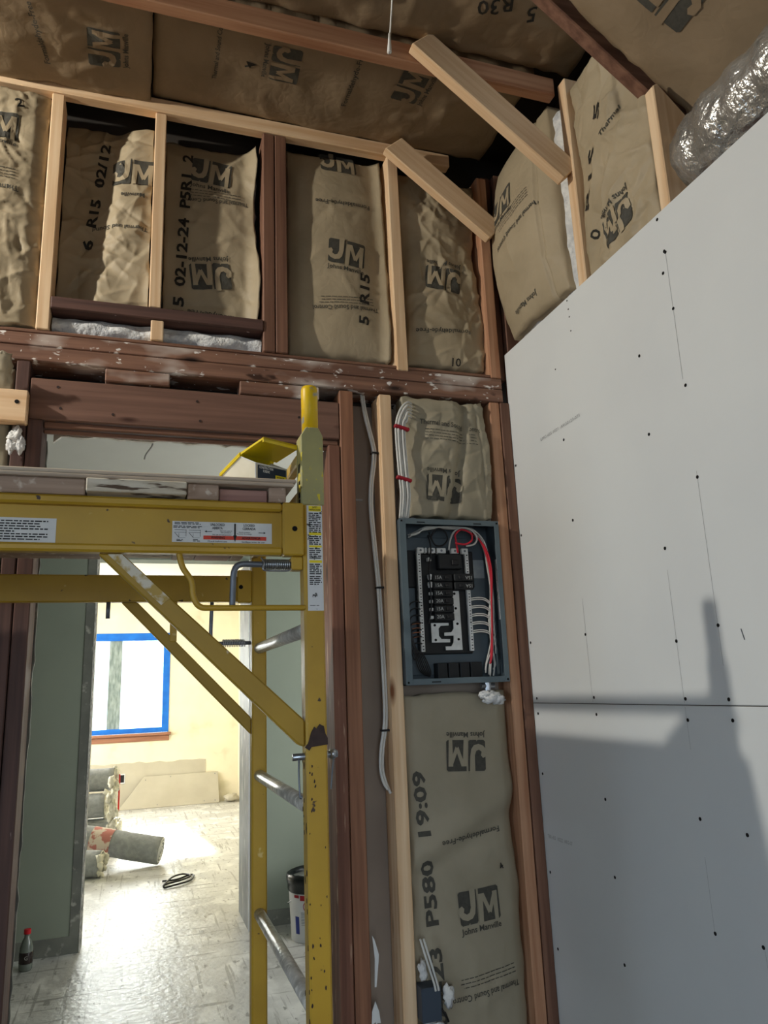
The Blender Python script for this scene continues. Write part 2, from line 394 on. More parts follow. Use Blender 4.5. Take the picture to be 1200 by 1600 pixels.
# ------------------------------------------------------------------ insulation batts
class Batt:
    def __init__(s, label, O, U, Vv, w, h, rec=0.0, bulge=0.02, wr=0.008, cs=7.0, seed=1, nu=44, nv=80, disp=None, mat=None, thick=0.06, fiber=None, jag=0.006, group='kraft faced insulation batts', edge=None, cre=12, crea=0.007, crw=1.0):
        s.O, s.U, s.V, s.w, s.h = V(O), V(U), V(Vv), w, h
        s.N = s.U.cross(s.V).normalized(); s.nu, s.nv = nu, nv
        O = s.O
        s.mat = mat or KRAFT
        base = O + s.U * (w / 2)
        s.root = thing('insulation_batt', label, 'insulation', base, group)
        rnd = random.Random(seed * 7 + 3); CR = []
        for k in range(cre):
            a = rnd.uniform(0, pi); CR.append((rnd.uniform(0.03, w - 0.03), rnd.uniform(0.02, h - 0.02), cos(a), sin(a), rnd.uniform(0.03, 0.12), rnd.uniform(0.4, 1.0) * rnd.choice((1, 1, -1)) * crea, rnd.uniform(0.010, 0.026) * crw))
        P = []
        for i in range(nu + 1):
            row = []
            for j in range(nv + 1):
                u, v = i / nu, j / nv
                su, sv = u * w, v * h
                if edge:
                    a, b = edge(v); su = w * (a + (b - a) * u)
                ju = jag * noise.noise(V((v * h * 14, seed, 0.3))) if i in (0, nu) else 0
                jv = jag * 1.6 * noise.noise(V((u * w * 22, seed, 9.3))) if j in (0, nv) else 0
                q = V((su + seed * 3.7, sv, seed * 1.3))
                d = bulge * (max(0, sin(pi * u)) ** 0.6) * (max(0, sin(pi * v)) ** 0.3) - rec + wr * crumple(q, cs)
                for (cx_, cy_, ca_, sa_, cl_, am_, wd_) in CR:
                    dx_, dy_ = su - cx_, sv - cy_
                    al_ = dx_ * ca_ + dy_ * sa_
                    if abs(al_) < cl_:
                        pe_ = abs(dy_ * ca_ - dx_ * sa_ + 0.12 * al_ * al_ / cl_)
                        if pe_ < 4 * wd_:
                            d += am_ * math.exp(-pe_ / wd_) * (1 - (al_ / cl_) ** 2)
                if disp: d += disp(u, v, q)
                row.append(O + s.U * (su + ju) + s.V * (sv + jv) + s.N * d)
            P.append(row)
        s.P = P
        mb = MB(); mb.grid(P)
        # folded-back edges
        back = s.N * -thick
        for line in ([P[0][j] for j in range(nv + 1)], [P[i][nv] for i in range(nu + 1)], [P[nu][nv - j] for j in range(nv + 1)], [P[nu - i][0] for i in range(nu + 1)]):
            mb.grid([line, [p + back for p in line]])
        bmesh.ops.remove_doubles(mb.bm, verts=mb.bm.verts, dist=1e-5)
        bmesh.ops.recalc_face_normals(mb.bm, faces=mb.bm.faces)
        mb.done('paper_facing', s.mat, s.root, smooth=True)
        # glass fibre body behind the paper
        x0, x1, y0, y1 = fiber or (0.02, 0.98, -0.012, 0.985)
        Q = []
        for i in range(13):
            row = []
            for j in range(25):
                u = x0 + (x1 - x0) * i / 12; v = y0 + (y1 - y0) * j / 24
                k = noise.noise(V((u * w * 30, v * h * 30, seed)))
                e = 0.012 * k if (i in (0, 12) or j in (0, 24)) else 0
                ui = min(nu, max(0, int(u * nu))); vi = min(nv, max(0, int(v * nv)))
                d0 = (P[ui][vi] - O).dot(s.N)
                dd = d0 - 0.022 - (0.02 if (i in (0, 12) or j in (0, 24)) else 0) + 0.006 * k
                row.append(O + s.U * (u * w + e) + s.V * (v * h + e) + s.N * dd)
            Q.append(row)
        mb = MB(); mb.grid(Q)
        for line in ([Q[0][j] for j in range(25)], [Q[i][24] for i in range(13)], [Q[12][24 - j] for j in range(25)], [Q[12 - i][0] for i in range(13)]):
            mb.grid([line, [p + back * 0.8 for p in line]])
        bmesh.ops.remove_doubles(mb.bm, verts=mb.bm.verts, dist=1e-5)
        bmesh.ops.recalc_face_normals(mb.bm, faces=mb.bm.faces)
        mb.done('fibreglass_core', FIBER, s.root, smooth=True)['label'] = 'white fibreglass showing at the edges'

    def at(s, x, y, off):
        fu = min(max(x / s.w, 0), 1) * s.nu; fv = min(max(y / s.h, 0), 1) * s.nv
        i = min(int(fu), s.nu - 1); j = min(int(fv), s.nv - 1); a = fu - i; b = fv - j
        P = s.P
        p = P[i][j] * (1 - a) * (1 - b) + P[i + 1][j] * a * (1 - b) + P[i][j + 1] * (1 - a) * b + P[i + 1][j + 1] * a * b
        d = (p - s.O).dot(s.N)
        return s.O + s.U * x + s.V * y + s.N * (d + off)

    def put(s, bm, name, x, y, ang, mat, off=0.0022):
        bmesh.ops.triangulate(bm, faces=bm.faces)
        for _ in range(3):
            long = [e for e in bm.edges if e.calc_length() > 0.016]
            if not long: break
            bmesh.ops.subdivide_edges(bm, edges=long, cuts=1)
            bmesh.ops.triangulate(bm, faces=[f for f in bm.faces if len(f.verts) > 3])
        ca, sa = cos(radians(ang)), sin(radians(ang)); o0 = world_loc(s.root)
        for v in bm.verts:
            px = x + v.co.x * ca - v.co.y * sa; py = y + v.co.x * sa + v.co.y * ca
            v.co = s.at(px, py, off) - o0
        me = bpy.data.meshes.new(name); bm.to_mesh(me); bm.free(); me.materials.append(mat)
        o = bpy.data.objects.new(name, me); COL.objects.link(o); o.parent = s.root; o['kind'] = 'stuff'
        return o

    def text(s, body, x, y, h, ang=0, mat=None, width=None, bold=0.012, name='lettering'):
        bm = text_mesh(body, h * 1.36, bold)
        if width:
            xs = [v.co.x for v in bm.verts]; k = width / max(1e-6, max(xs) - min(xs))
            for v in bm.verts: v.co.x *= k
        return s.put(bm, name, x, y, ang, mat or INK)

    def fine(s, x, y, wd, ang=0, n=4, gap=0.011):
        bm = bmesh.new(); rnd = random.Random(int(x * 999))
        for k in range(n):
            xx = -wd / 2
            end = wd / 2 * (1 - 0.15 * rnd.random())
            while xx < end:
                l = rnd.uniform(0.008, 0.02); x2 = min(end, xx + l)
                t = 0.0022
                vs = [bm.verts.new((a, -k * gap + b, 0)) for a, b in ((xx, -t / 2), (x2, -t / 2), (x2, t / 2), (xx, t / 2))]
                bm.faces.new(vs); xx = x2 + 0.003
        return s.put(bm, 'fine_print', x, y, ang, INK)

    def logo(s, x, y, ang=0, wd=0.132, words=True):
        """rounded dark plate in two pieces with the letters left out of the ink, words below"""
        k = wd
        bm = bmesh.new()

        def poly(pts):
            bm.faces.new([bm.verts.new((px * k, py * k, 0)) for px, py in pts])
        poly([(-.5, .31), (-.46, .35), (-.27, .35), (-.27, -.31), (-.31, -.35), (-.46, -.35), (-.5, -.31)])
        poly([(-.27, .35), (-.05, .35), (-.07, -.31), (-.10, -.35), (-.27, -.35)])
        poly([(0.0, .35), (.46, .35), (.5, .31), (.5, -.31), (.46, -.35), (-.02, -.35)])
        s.put(bm, 'logo_plate', x, y, ang, INK)
        bm = bmesh.new()
        poly([(-.22, .40), (-.08, .40), (-.10, .02), (-.13, -.14), (-.20, -.23), (-.32, -.26), (-.44, -.22), (-.53, -.12), (-.52, .02), (-.43, .06), (-.38, .0), (-.40, -.08), (-.33, -.13), (-.26, -.10), (-.22, 0)])
        poly([(-.03, .24), (.10, .24), (.06, -.36), (-.05, -.36)])
        poly([(.03, .24), (.13, .24), (.27, -.14), (.20, -.20)])
        poly([(.36, .24), (.46, .24), (.27, -.20), (.20, -.14)])
        poly([(.34, .24), (.46, .24), (.44, -.36), (.35, -.36)])
        s.put(bm, 'logo_letters', x, y, ang, s.mat, off=0.0034)
        if words:
            dx, dy = 0, -.35 * k - 0.016
            a = radians(ang)
            s.text('Johns Manville', x + dx * cos(a) - dy * sin(a), y + dx * sin(a) + dy * cos(a), 0.017, ang, width=wd * 1.0, bold=0.015)


X_, Y_, Z_ = V((1, 0, 0)), V((0, 1, 0)), V((0, 0, 1))

# ================================================================== STRUCTURE
o = MB().box(-3.6, 3.0, 2.30, 10.3, -0.15, 0.0).done('floor', FLOOR); o['kind'] = 'structure'
FRONTF = wood('low_bounce_dark_floor', (96, 74, 58), (70, 54, 42), 'y', kn=0)  # unseen front floor, coloured dark to cut bounced light
o = MB().box(-3.6, 3.0, -3.2, 2.299, -0.15, 0.0).done('floor_front', FRONTF); o['kind'] = 'structure'

# ---- back wall framing
wb = struct('wall_back', (0.4, D, 0))


def stud(mat, x0, x1, z0, z1, y0=D, dep=0.09, label=None, bev=0.003, lean=0.0, name='stud'):
    mb = MB().box(x0, x1, y0, y0 + dep, z0, z1, bev)
    if lean:
        for v in mb.bm.verts:
            v.co.x += lean * (v.co.z - z0) / (z1 - z0)
    o = mb.done(name, mat, wb)
    if label: o['label'] = label
    return o


bx('sheathing', BACKING, -3.2, 1.45, 2.345, 2.36, 2.2, 3.6, wb, 0)
bx('sheathing', BACKING, -3.2, -0.36, 2.345, 2.36, 0, 2.2, wb, 0)
bx('backer_board', GREYB, 0.60, 1.45, 2.317, 2.36, 0.0, 2.24, wb, 0)['label'] = 'grey brown backer board behind the studs'
# top plates
bx('top_plate', OLDS, -3.2, 1.205, D, 2.34, 2.311, 2.351, wb)['label'] = 'old red plate splashed with plaster'
bx('top_plate', OLDS, -3.2, 1.205, D - 0.002, 2.34, 2.262, 2.309, wb)['label'] = 'old red plate splashed with plaster'
bx('plate_trim', OLD['x'], -3.2, 1.2, D + 0.004, 2.33, 2.352, 2.366, wb, 0.004)
bx('joint_strip', OLD['x'], -3.2, 1.2, D + 0.012, 2.30, 2.309, 2.311, wb, 0)
# rail under the ceiling and upper studs
bx('ceiling_rail', PINE['x'], -3.2, 1.057, D - 0.004, D + 0.036, 3.191, 3.242, wb)
stud(PINE['z'], -0.316, -0.279, 2.366, 3.189)
stud(PINE['z'], 0.0, 0.036, 2.477, 3.189)
stud(PINE['z'], 0.008, 0.046, 2.367, 2.435, name='cripple_stud')
stud(OLD['z'], 0.356, 0.395, 2.367, 3.189, label='red brown doubled stud')
stud(OLD['z'], 0.397, 0.437, 2.367, 3.189, label='red brown doubled stud')
stud(PINE['z'], 0.811, 0.851, 2.345, 3.189, y0=D - 0.004, lean=-0.004)
stud(PINE2['z'], 1.165, 1.205, 2.353, 3.17, y0=D)
bx('sill_board', OLDD['x'], -0.279, 0.356, D - 0.004, 2.33, 2.437, 2.476, wb)['label'] = 'dark brown flat sill board'
# door head
bx('header_board', wood('brown_header', (122, 91, 77), (102, 75, 63), 'x', layers=[((200, 188, 178), 22, (0.6, 1, 1), 0.70, 0.74)], knotc=(60, 36, 26), kn=3), -0.318, 0.603, D + 0.002, 2.275, 2.086, 2.212, wb)['label'] = 'wide brown header board over the doorway'
bx('header_trim', OLD['x'], -0.277, 0.60, D + 0.012, 2.262, 2.066, 2.084, wb)
bx('header_trim', OLD['x'], -0.277, 0.60, D + 0.022, 2.262, 2.052, 2.064, wb)
bx('header_back', OLDD['x'], -0.277, 0.60, 2.278, 2.34, 2.095, 2.20, wb)
for nx_, nz_ in ((-0.244, 2.188), (-0.234, 2.123), (0.152, 2.177), (0.162, 2.114), (-0.09, 2.115), (0.47, 2.15)):
    MB().tube([(nx_, D + 0.0005, nz_), (nx_, D + 0.003, nz_)], 0.0042, 8).done('nail', RUST, wb)
bx('spacer_block', OLDS, -0.117, 0.069, D, 2.30, 2.219, 2.260, wb)
bx('spacer_block', OLDS, 0.282, 0.538, D + 0.002, 2.30, 2.216, 2.260, wb)
# trimmers and kings
stud(OLDD['z'], -0.318, -0.278, 0, 2.085, dep=0.115, label='dark brown trimmer left of the doorway')
stud(OLDD['z'], -0.357, -0.321, 0, 2.262, label='red brown king stud left of the doorway', dep=0.115)
stud(wood('trimmer_wood', (130, 90, 72), (100, 66, 52), 'z', layers=[((196, 166, 140), 20, (3, 3, 0.3), 0.62, 0.70)], knotc=(50, 30, 22)), 0.564, 0.602, 0, 2.064, dep=0.115, label='brown trimmer right of the doorway')
stud(PINE2['z'] if False else wood('king_wood', (150, 106, 80), (118, 80, 60), 'z'), 0.605, 0.651, 0, 2.255, label='orange brown king stud right of the doorway')
stud(PINE['z'], 0.741, 0.783, 0, 2.252, y0=D - 0.004, label='pale stud left of the electrical panel')
stud(PINE2['z'], 1.150, 1.188, 0, 2.260, label='tan stud right of the electrical panel')
stud(OLD['z'], 1.190, 1.2255, 0, 2.260, y0=D - 0.004, label='red brown corner stud beside the drywall')
stud(OLD['z'], 1.2, 1.24, 2.36, 3.2, y0=D + 0.03)
# drywall of the hall side showing round the opening
mb = MB()
rnd = random.Random(4)
top = [(-0.262, 2.20)]; bot = []
n = 40
for i in range(n + 1):
    x = -0.262 + 0.83 * i / n
    bot.append((x, 2.084 + rnd.uniform(-0.004, 0.004) - (0.02 if i == 0 else 0)))
mb.prism(bot + [(0.568, 2.2), (-0.262, 2.2)], 'y', 2.36, 2.375)
mb.done('drywall_edge', DRYE, wb)['label'] = 'rough white gypsum edge under the header'
mb = MB(); pts = [(-0.275 + (0.002 if i % 2 else 0.0) + rnd.uniform(-0.003, 0.002), 2.06 * i / 60) for i in range(61)]
mb.prism(pts + [(-0.29, 2.06), (-0.29, 0)], 'y', 2.345, 2.36)
mb.done('drywall_edge', MUD, wb)['label'] = 'ragged gypsum edge along the left jamb'
bx('joint_tape', CABB, 0.653, 0.70, 2.314, 2.318, 1.905, 1.911, wb, 0)

# ---- right wall
wr = struct('wall_right', (W, 0.6, 0))
SH = []
for z0, z1 in ((0.012, 1.2285), (1.2305, 2.447)):
    sh = bx('drywall_sheet', DRY, W, W + 0.0127, -3.1, 2.229, z0, z1, wr, 0.0015); SH.append(sh)
bx('joint_shadow_gap', BACKING, W + 0.002, W + 0.012, -3.1, 2.228, 1.2286, 1.2304, wr, 0)
scr = MB().lathe([(0.0042, -0.0003), (0.0044, 0.0004), (0.0030, 0.0008), (0.0, 0.0006)], (0, 0, 0), 10)
scr_me = scr.done('screw', BLACKH, None).data
bpy.data.objects.remove(bpy.data.objects['screw'])
ring_me = MB().lathe([(0.0062, 0.0001), (0.0044, 0.0004)], (0, 0, 0), 10).done('screw', DRYE, None).data
bpy.data.objects.remove(bpy.data.objects['screw'])
tops = [(1.376, 2.432), (1.363, 2.331), (1.381, 2.283), (1.363, 2.176), (1.508, 2.116), (1.358, 1.972), (1.907, 2.252), (1.806, 2.436), (1.804, 2.406), (1.803, 2.38), (1.802, 2.333), (1.509, 1.9), (1.361, 1.745), (1.899, 2.016), (1.503, 1.603), (1.361, 1.403), (1.893, 1.761), (1.886, 1.423), (1.504, 1.378), (1.875, 1.247), (2.198, 1.244), (2.21, 2.026), (2.212, 1.78), (2.209, 1.421), (1.36, 1.243), (1.498, 1.244), (1.367, 2.336)]
bots = [(2.198, 1.197), (1.871, 1.201), (1.499, 1.196), (1.357, 1.199), (2.201, 1.014), (1.869, 0.978), (2.204, 0.728), (1.861, 0.784), (1.5, 0.98), (1.361, 0.968), (2.196, 0.518), (1.857, 0.576), (1.498, 0.745), (1.36, 0.756)]
for sh, lst in ((SH[1], tops), (SH[0], bots)):
    for y, z in lst:
        o = bpy.data.objects.new('screw', scr_me); COL.objects.link(o); o.parent = sh
        o.location = V((W - 0.0003, y, z)) - world_loc(sh); o.rotation_euler = (0, -pi / 2, 0)
        k = 0.6 if (y, z) in ((1.806, 2.436), (1.804, 2.406), (1.803, 2.38), (1.802, 2.333), (1.907, 2.252)) else 1.0
        o.scale = (k, k, 1)


def wline(y0, z0, y1, z1, t=0.0011, mat=PENC, parent=None, name='pencil_line'):
    d = V((0, y1 - y0, z1 - z0)).normalized(); n = V((0, -d.z, d.y)) * t / 2
    mb = MB(); q = [mb.bm.verts.new(V((W - 0.0004, y, z)) + s * n) for y, z, s in ((y0, z0, 1), (y1, z1, 1), (y1, z1, -1), (y0, z0, -1))]
    mb.bm.faces.new(q)
    return mb.done(name, mat, parent)


for a in ((1.361, 1.76, 1.362, 1.315), (1.504, 1.55, 1.503, 1.235), (1.884, 1.526, 1.882, 1.235), (1.363, 2.329, 1.364, 1.99)):
    wline(*a, parent=SH[1])
for a in ((1.503, 1.225, 1.502, 1.13), (1.357, 0.75, 1.35, 0.6), (1.50, 0.9, 1.499, 0.75)):
    wline(*a, parent=SH[0], t=0.0008)
wline(1.296, 1.39, 1.290, 1.366, t=0.003, parent=SH[1], mat=STEELG, name='pencil_mark')
for sh, y, z, s in ((SH[1], 1.917, 2.06, 'LMC-435 1021  ARG0123-073'), (SH[0], 2.13, 0.832, 'TBR-435  10322  ARG-07')):
    flat_text('stamped_code', s, 0.011, V((W - 0.0003, y, z)), -Y_, Z_, PENC, sh, width=0.23 if sh is SH[1] else 0.14)
# upper cheek framing behind and above the drywall
bx('cheek_stud', PINE['z'], 1.2405, 1.33, 1.719, 1.760, 2.2, 3.18, wr)['label'] = 'thin pale stud where the brace lands'
mb = MB().prism([(1.2405, 2.3), (1.2405, 2.812), (1.256, 2.822), (1.338, 2.738), (1.338, 2.52), (1.325, 2.505), (1.325, 2.3)], 'y', 1.341, 1.377, 0.003)
mb.done('cheek_post', PINE['z'], wr)['label'] = 'short tan post with an angled top'
bx('cheek_plate', OLD['y'], 1.2405, 1.40, -3.1, 2.30, 2.40, 2.44, wr)
bx('cheek_backing', BACKING, 1.40, 1.42, 1.38, 2.36, 2.3, 3.4, wr, 0)
bx('cheek_stud', OLD['z'], 1.242, 1.33, 2.23, 2.27, 2.2, 3.2, wr)
for y in (1.36, 1.50, 1.86, 2.18, 0.9, 0.4):
    bx('cheek_stud', PINE2['z'], 1.2405, 1.33, y - 0.02, y + 0.018, 0, 2.2, wr)

# ---- ceiling framing and roof
ce = struct('ceiling', (0, 1.7, 3.2))
bx('roof_board', BACKING, -3.4, 1.42, 1.385, 2.37, 3.36, 3.40, ce, 0)
bx('joist', PINE2['x'], -3.2, 1.238, 1.770, 1.808, 3.155, 3.222, ce)['label'] = 'tan joist crossing the ceiling'
SL = 0.776
ang = math.atan(SL)


def slope_z(x, off=0.0):
    return 2.851 - SL * (x - 1.235) + off


mb = MB(); xa, xb = -0.6, 1.60
mb.prism([(xa, slope_z(xa)), (xb, slope_z(xb)), (xb, slope_z(xb) + 0.12), (xa, slope_z(xa) + 0.12)], 'y', 1.380, 1.418, 0.003)
mb.done('rafter', OLD['x'], ce)['label'] = 'red brown sloping rafter'
mb = MB(); xa, xb = -2.0, 1.75
mb.prism([(xa, slope_z(xa) + 0.14), (xb, slope_z(xb) + 0.14), (xb, slope_z(xb) + 0.18), (xa, slope_z(xa) + 0.18)], 'y', -3.2, 1.42)
mb.done('roof_board', BACKING, ce)
zr = slope_z(-2.0) + 0.14
mb = MB(); mb.prism([(-2.0, zr), (-3.5, zr - 1.1), (-3.5, zr - 1.06), (-2.0, zr + 0.04)], 'y', -3.2, 2.4)
mb.done('roof_board', BACKING, ce)
bx('gable_board', BACKING, -3.5, 1.2, 1.385, 1.40, 3.40, 5.6, ce, 0)

# ---- walls behind the camera (dark to cut bounce; added panel closes the left opening)
wl = struct('wall_left', (-3.45, 0, 0))
for y0, y1, z0, z1 in ((-3.2, -1.3, 0, 4.5), (0.3, 2.36, 0, 4.5), (-1.3, 0.3, 0, 0.53), (-1.3, 0.3, 1.87, 4.5)):
    bx('wall_panel', BACKING, -3.5, -3.4, y0, y1, z0, z1, wl, 0)
o = bx('left_fill_panel', STICK, -3.44, -3.42, -1.3, 0.3, 0.53, 1.87, None, 0); o['kind'] = 'structure'   # opaque panel added behind the left fill lamp, keeps the sky out
o = bx('rear_fill_panel', STICK, -1.32, 0.32, -3.098, -3.07, 0.02, 2.02, None, 0.002); o['kind'] = 'structure'  # unseen white panel added behind the rear fill lamp
o = bx('wall_front', BACKING, -3.5, 1.8, -3.2, -3.1, 0, 5.5); o['kind'] = 'structure'

# ---- hall behind the doorway
wm = struct('wall_middle', (0.2, 4.7, 0))
bx('green_board', GREEN, -2.0, -0.232, 4.66, 4.80, 0, 2.44, wm, 0.001)['label'] = 'green moisture board left of the inner opening'
bx('green_board', GREEN, 0.662, 2.2, 4.66, 4.80, 0, 2.44, wm, 0.001)['label'] = 'green moisture board right of the inner opening'
bx('green_board', GREEN, -0.232, 0.662, 4.66, 4.80, 2.1, 2.44, wm, 0.001)
for x0, x1 in ((-2.0, -0.24), (0.67, 2.2)):
    bx('mud_band', MUD, x0, x1, 4.656, 4.662, 0, 0.085, wm, 0.001)['label'] = 'grey joint compound band along the floor'
bx('mud_band', MUD, -0.285, -0.236, 4.6565, 4.662, 0.08, 2.1, wm, 0.001)
mb = MB(); rnd = random.Random(9)
pts = [(-0.232 + rnd.uniform(0.0, 0.010), 2.1 * i / 70) for i in range(71)]
mb.prism(pts + [(-0.236, 2.1), (-0.236, 0)], 'y', 4.655, 4.672); mb.done('corner_bead', DRYE, wm)['label'] = 'ragged plaster corner left'
bx('opening_return', BEAD, -0.232, -0.228, 4.66, 4.80, 0, 2.1, wm, 0)
bx('opening_return', BEAD, 0.648, 0.662, 4.63, 5.04, 0, 2.1, wm, 0.001)['label'] = 'grey metal faced return of the inner opening'
bx('corner_bead', STICK, 0.647, 0.668, 4.618, 4.632, 0, 2.1, wm, 0.002)['label'] = 'white corner bead right'
bx('green_board', GREEN, 0.662, 0.75, 4.80, 5.04, 0, 2.1, wm, 0.001)
o = bx('ceiling_hall', CEILM, -2.0, 2.2, 2.36, 4.80, 2.44, 2.50, None, 0); o['kind'] = 'structure'
mb = MB().prism([(0.03, 3.40), (0.055, 3.38), (0.05, 3.43)], 'z', 2.4385, 2.4405); o = mb.done('ceiling_hole', BLACKH); o['kind'] = 'structure'
o = bx('wall_hall_left', GREEN, -2.1, -2.0, 2.36, 4.80, 0, 2.5); o['kind'] = 'structure'
o = bx('wall_hall_right', GREEN, 2.2, 2.3, 2.36, 4.80, 0, 2.5); o['kind'] = 'structure'

# ---- far room
WX0, WX1, WZ0, WZ1 = -0.90, 0.40, 0.865, 2.07
wfar = struct('wall_far', (0, 10, 0))
bx('wall_panel', CREAM, -2.4, WX0, 10, 10.15, 0, 2.5, wfar, 0)
bx('wall_panel', CREAM, WX1, 1.4, 10, 10.15, 0, 2.5, wfar, 0)
bx('wall_panel', CREAM, WX0, WX1, 10, 10.15, 0, WZ0 - 0.03, wfar, 0)
bx('wall_panel', CREAM, WX0, WX1, 10, 10.15, WZ1, 2.5, wfar, 0)
mb = MB(); rnd = random.Random(3)
pts = [(-2.3, 0.0)] + [(0.87, 0.0)] + [(0.87 - 3.17 * i / 40, 0.52 + rnd.uniform(-0.012, 0.012)) for i in range(41)]
mb.prism(pts, 'y', 9.994, 10.0); mb.done('bare_drywall_band', RAWGYP, wfar)['label'] = 'unpainted drywall band under the window'
o = bx('wall_far_right', CREAM, 1.265, 1.4, 4.8, 10.1, 0, 2.5); o['kind'] = 'structure'
o = bx('wall_far_left', CREAM, -2.5, -2.4, 4.8, 10.1, 0, 2.5); o['kind'] = 'structure'
o = bx('ceiling_far', CEILM, -2.5, 1.4, 4.8, 10.15, 2.46, 2.52); o['kind'] = 'structure'
win = struct('window_1', (-0.25, 10, WZ0))
fr = 0.06
bx('pane', GLASS, WX0 + 0.02, -0.24, 10.06, 10.066, WZ0, WZ1, win, 0)
bx('pane', GLASS, -0.24, WX1 - 0.02, 10.06, 10.066, WZ0, WZ1, win, 0)
bx('mullion', FILM, -0.315, -0.165, 10.02, 10.055, WZ0 + 0.02, WZ1 - 0.02, win, 0.004)['label'] = 'mullion wrapped in clear plastic film'
bx('masking_tape', TAPE, WX0 - 0.01, WX1 + 0.01, 9.992, 10.05, WZ1 - 0.085, WZ1 + 0.008, win, 0.002)
bx('masking_tape', TAPE, WX1 - 0.07, WX1 + 0.01, 9.991, 10.05, WZ0, WZ1 - 0.086, win, 0.002)
bx('masking_tape', TAPE, WX0 - 0.01, WX0 + 0.07, 9.991, 10.05, WZ0, WZ1 - 0.086, win, 0.002)
bx('masking_tape', TAPE, WX0 + 0.071, WX1 - 0.071, 9.992, 10.05, WZ0, WZ0 + 0.06, win, 0.002)
bx('window_sill', SILLM, WX0 - 0.04, WX1 + 0.04, 9.95, 10.05, WZ0 - 0.035, WZ0 - 0.004, win, 0.004)
bx('window_apron', SILLM, WX0 - 0.02, WX1 + 0.02, 9.982, 9.999, WZ0 - 0.10, WZ0 - 0.037, win, 0.004)

# ================================================================== INSULATION
zt = 3.185


def d1(u, v, q): return 0.006 * crumple(q, 16) * (0.4 + u) - 0.02 * max(0, u - 0.9) * 10


b = Batt('crumpled kraft insulation batt far left, in front of which stands no brace', (-0.72, D, 2.372), X_, Z_, 0.40, 0.80, rec=0.006, bulge=0.012, wr=0.006, cs=7, seed=1, disp=d1, cre=110, crea=0.008, crw=0.5, nu=76, nv=150)
b.root['label'] = 'sunlit crumpled kraft insulation batt at the left edge, beside the leftmost stud'
b.text('2', 0.315, 0.745, 0.035, 20, INKB)
b.logo(0.25, 0.66, 0); b.fine(0.24, 0.475, 0.16, 180); b.text('Thermal and Sound Control', 0.21, 0.445, 0.017, 180, width=0.24)


def d2(u, v, q):
    right = 1 / (1 + math.exp(-(u - (0.34 + 0.36 * v)) * 20))
    return -0.05 * max(0, v - 0.88) * 8 * 0.6 + 0.052 * right * (0.55 + 0.45 * u) + right * 0.022 * crumple(q, 8) * (1.15 - v) + 0.016 * right * sin(v * 9 + u * 5) * (1 - v)


b = Batt('', (-0.277, D, 2.477), X_, Z_, 0.275, 0.69, rec=0.092, bulge=0.0, wr=0.005, cs=6, seed=2, cre=70, crea=0.008, crw=0.5, disp=d2, nu=72, nv=150, fiber=(0.30, 0.97, -0.002, 0.98))
b.root['label'] = 'badly crumpled kraft batt with bunched lower right, above the sill between two pale studs'
b.text('6  R15  02/12', 0.105, 0.42, 0.030, 84, INKB, width=0.40, bold=0.03)
b.logo(0.215, 0.50, 0, words=False); b.text('Manville', 0.215, 0.41, 0.017, 180); b.text('Thermal and Sound', 0.18, 0.29, 0.016, 176, width=0.17)


def d3(u, v, q):
    e = max(0, (u - 0.84) / 0.16)
    return -0.04 * max(0, v - 0.9) * 10 * 0.6 + 0.060 * e * e * (0.6 + 0.4 * sin(v * 8)) + (0.014 * crumple(q, 9) if u > 0.6 else 0) * (u - 0.6) * 2.2


b = Batt('', (0.04, D, 2.480), X_, Z_, 0.312, 0.68, rec=0.082, bulge=0.014, wr=0.005, cs=5, seed=3, cre=26, crw=0.6, disp=d3, edge=lambda v: (0.0, 0.965 + 0.02 * sin(v * 7) - 0.05 * max(0, v - 0.9) * 10 * 0.4), nu=56, nv=100)
b.root['label'] = 'kraft batt with a long stamped date, left of the red brown doubled stud'
b.text('15  02-12-24  P5R1  2', 0.062, 0.32, 0.034, 88, INKB, width=0.60, bold=0.03)
b.logo(0.150, 0.565, -4); b.fine(0.16, 0.465, 0.18, 180, 3); b.text('Thermal and Sound Control', 0.165, 0.452, 0.015, 184, width=0.22)
b.logo(0.152, 0.168, 188); b.text('Formaldehyde-Free', 0.18, 0.03, 0.018, 176, width=0.20)


def d4(u, v, q):
    e = max(0, (u - 0.88) / 0.12)
    return 0.03 * e * e + 0.018 * math.exp(-((v - 0.12) / 0.12) ** 2) * u - 0.03 * max(0, v - 0.9) * 10 * 0.4


b = Batt('', (0.445, D, 2.386), X_, Z_, 0.362, 0.80, rec=0.060, bulge=0.040, wr=0.004, cs=4.5, seed=5, cre=9, disp=d4, edge=lambda v: (0.01, 0.97 + 0.015 * sin(v * 5)), fiber=(0.02, 0.98, -0.025, 0.985))
b.root['label'] = 'smooth kraft batt stamped 5 R15, right of the red brown doubled stud'
b.logo(0.206, 0.392, -4); b.text('5  R15', 0.268, 0.225, 0.036, 86, INKB, width=0.20, bold=0.025)
b.fine(0.20, 0.20, 0.20, 184, 3); b.text('Thermal and Sound Control', 0.20, 0.182, 0.017, 184, width=0.235)
b.text('Formaldehyde-Free', 0.20, 0.592, 0.018, 182, width=0.20); b.logo(0.19, 0.77, 0, words=False)


def d5(u, v, q):
    return 0.018 * crumple(q, 8) * (0.4 + max(0, v - 0.5)) + 0.022 * max(0, u - 0.8) * 5 * crumple(q, 12)


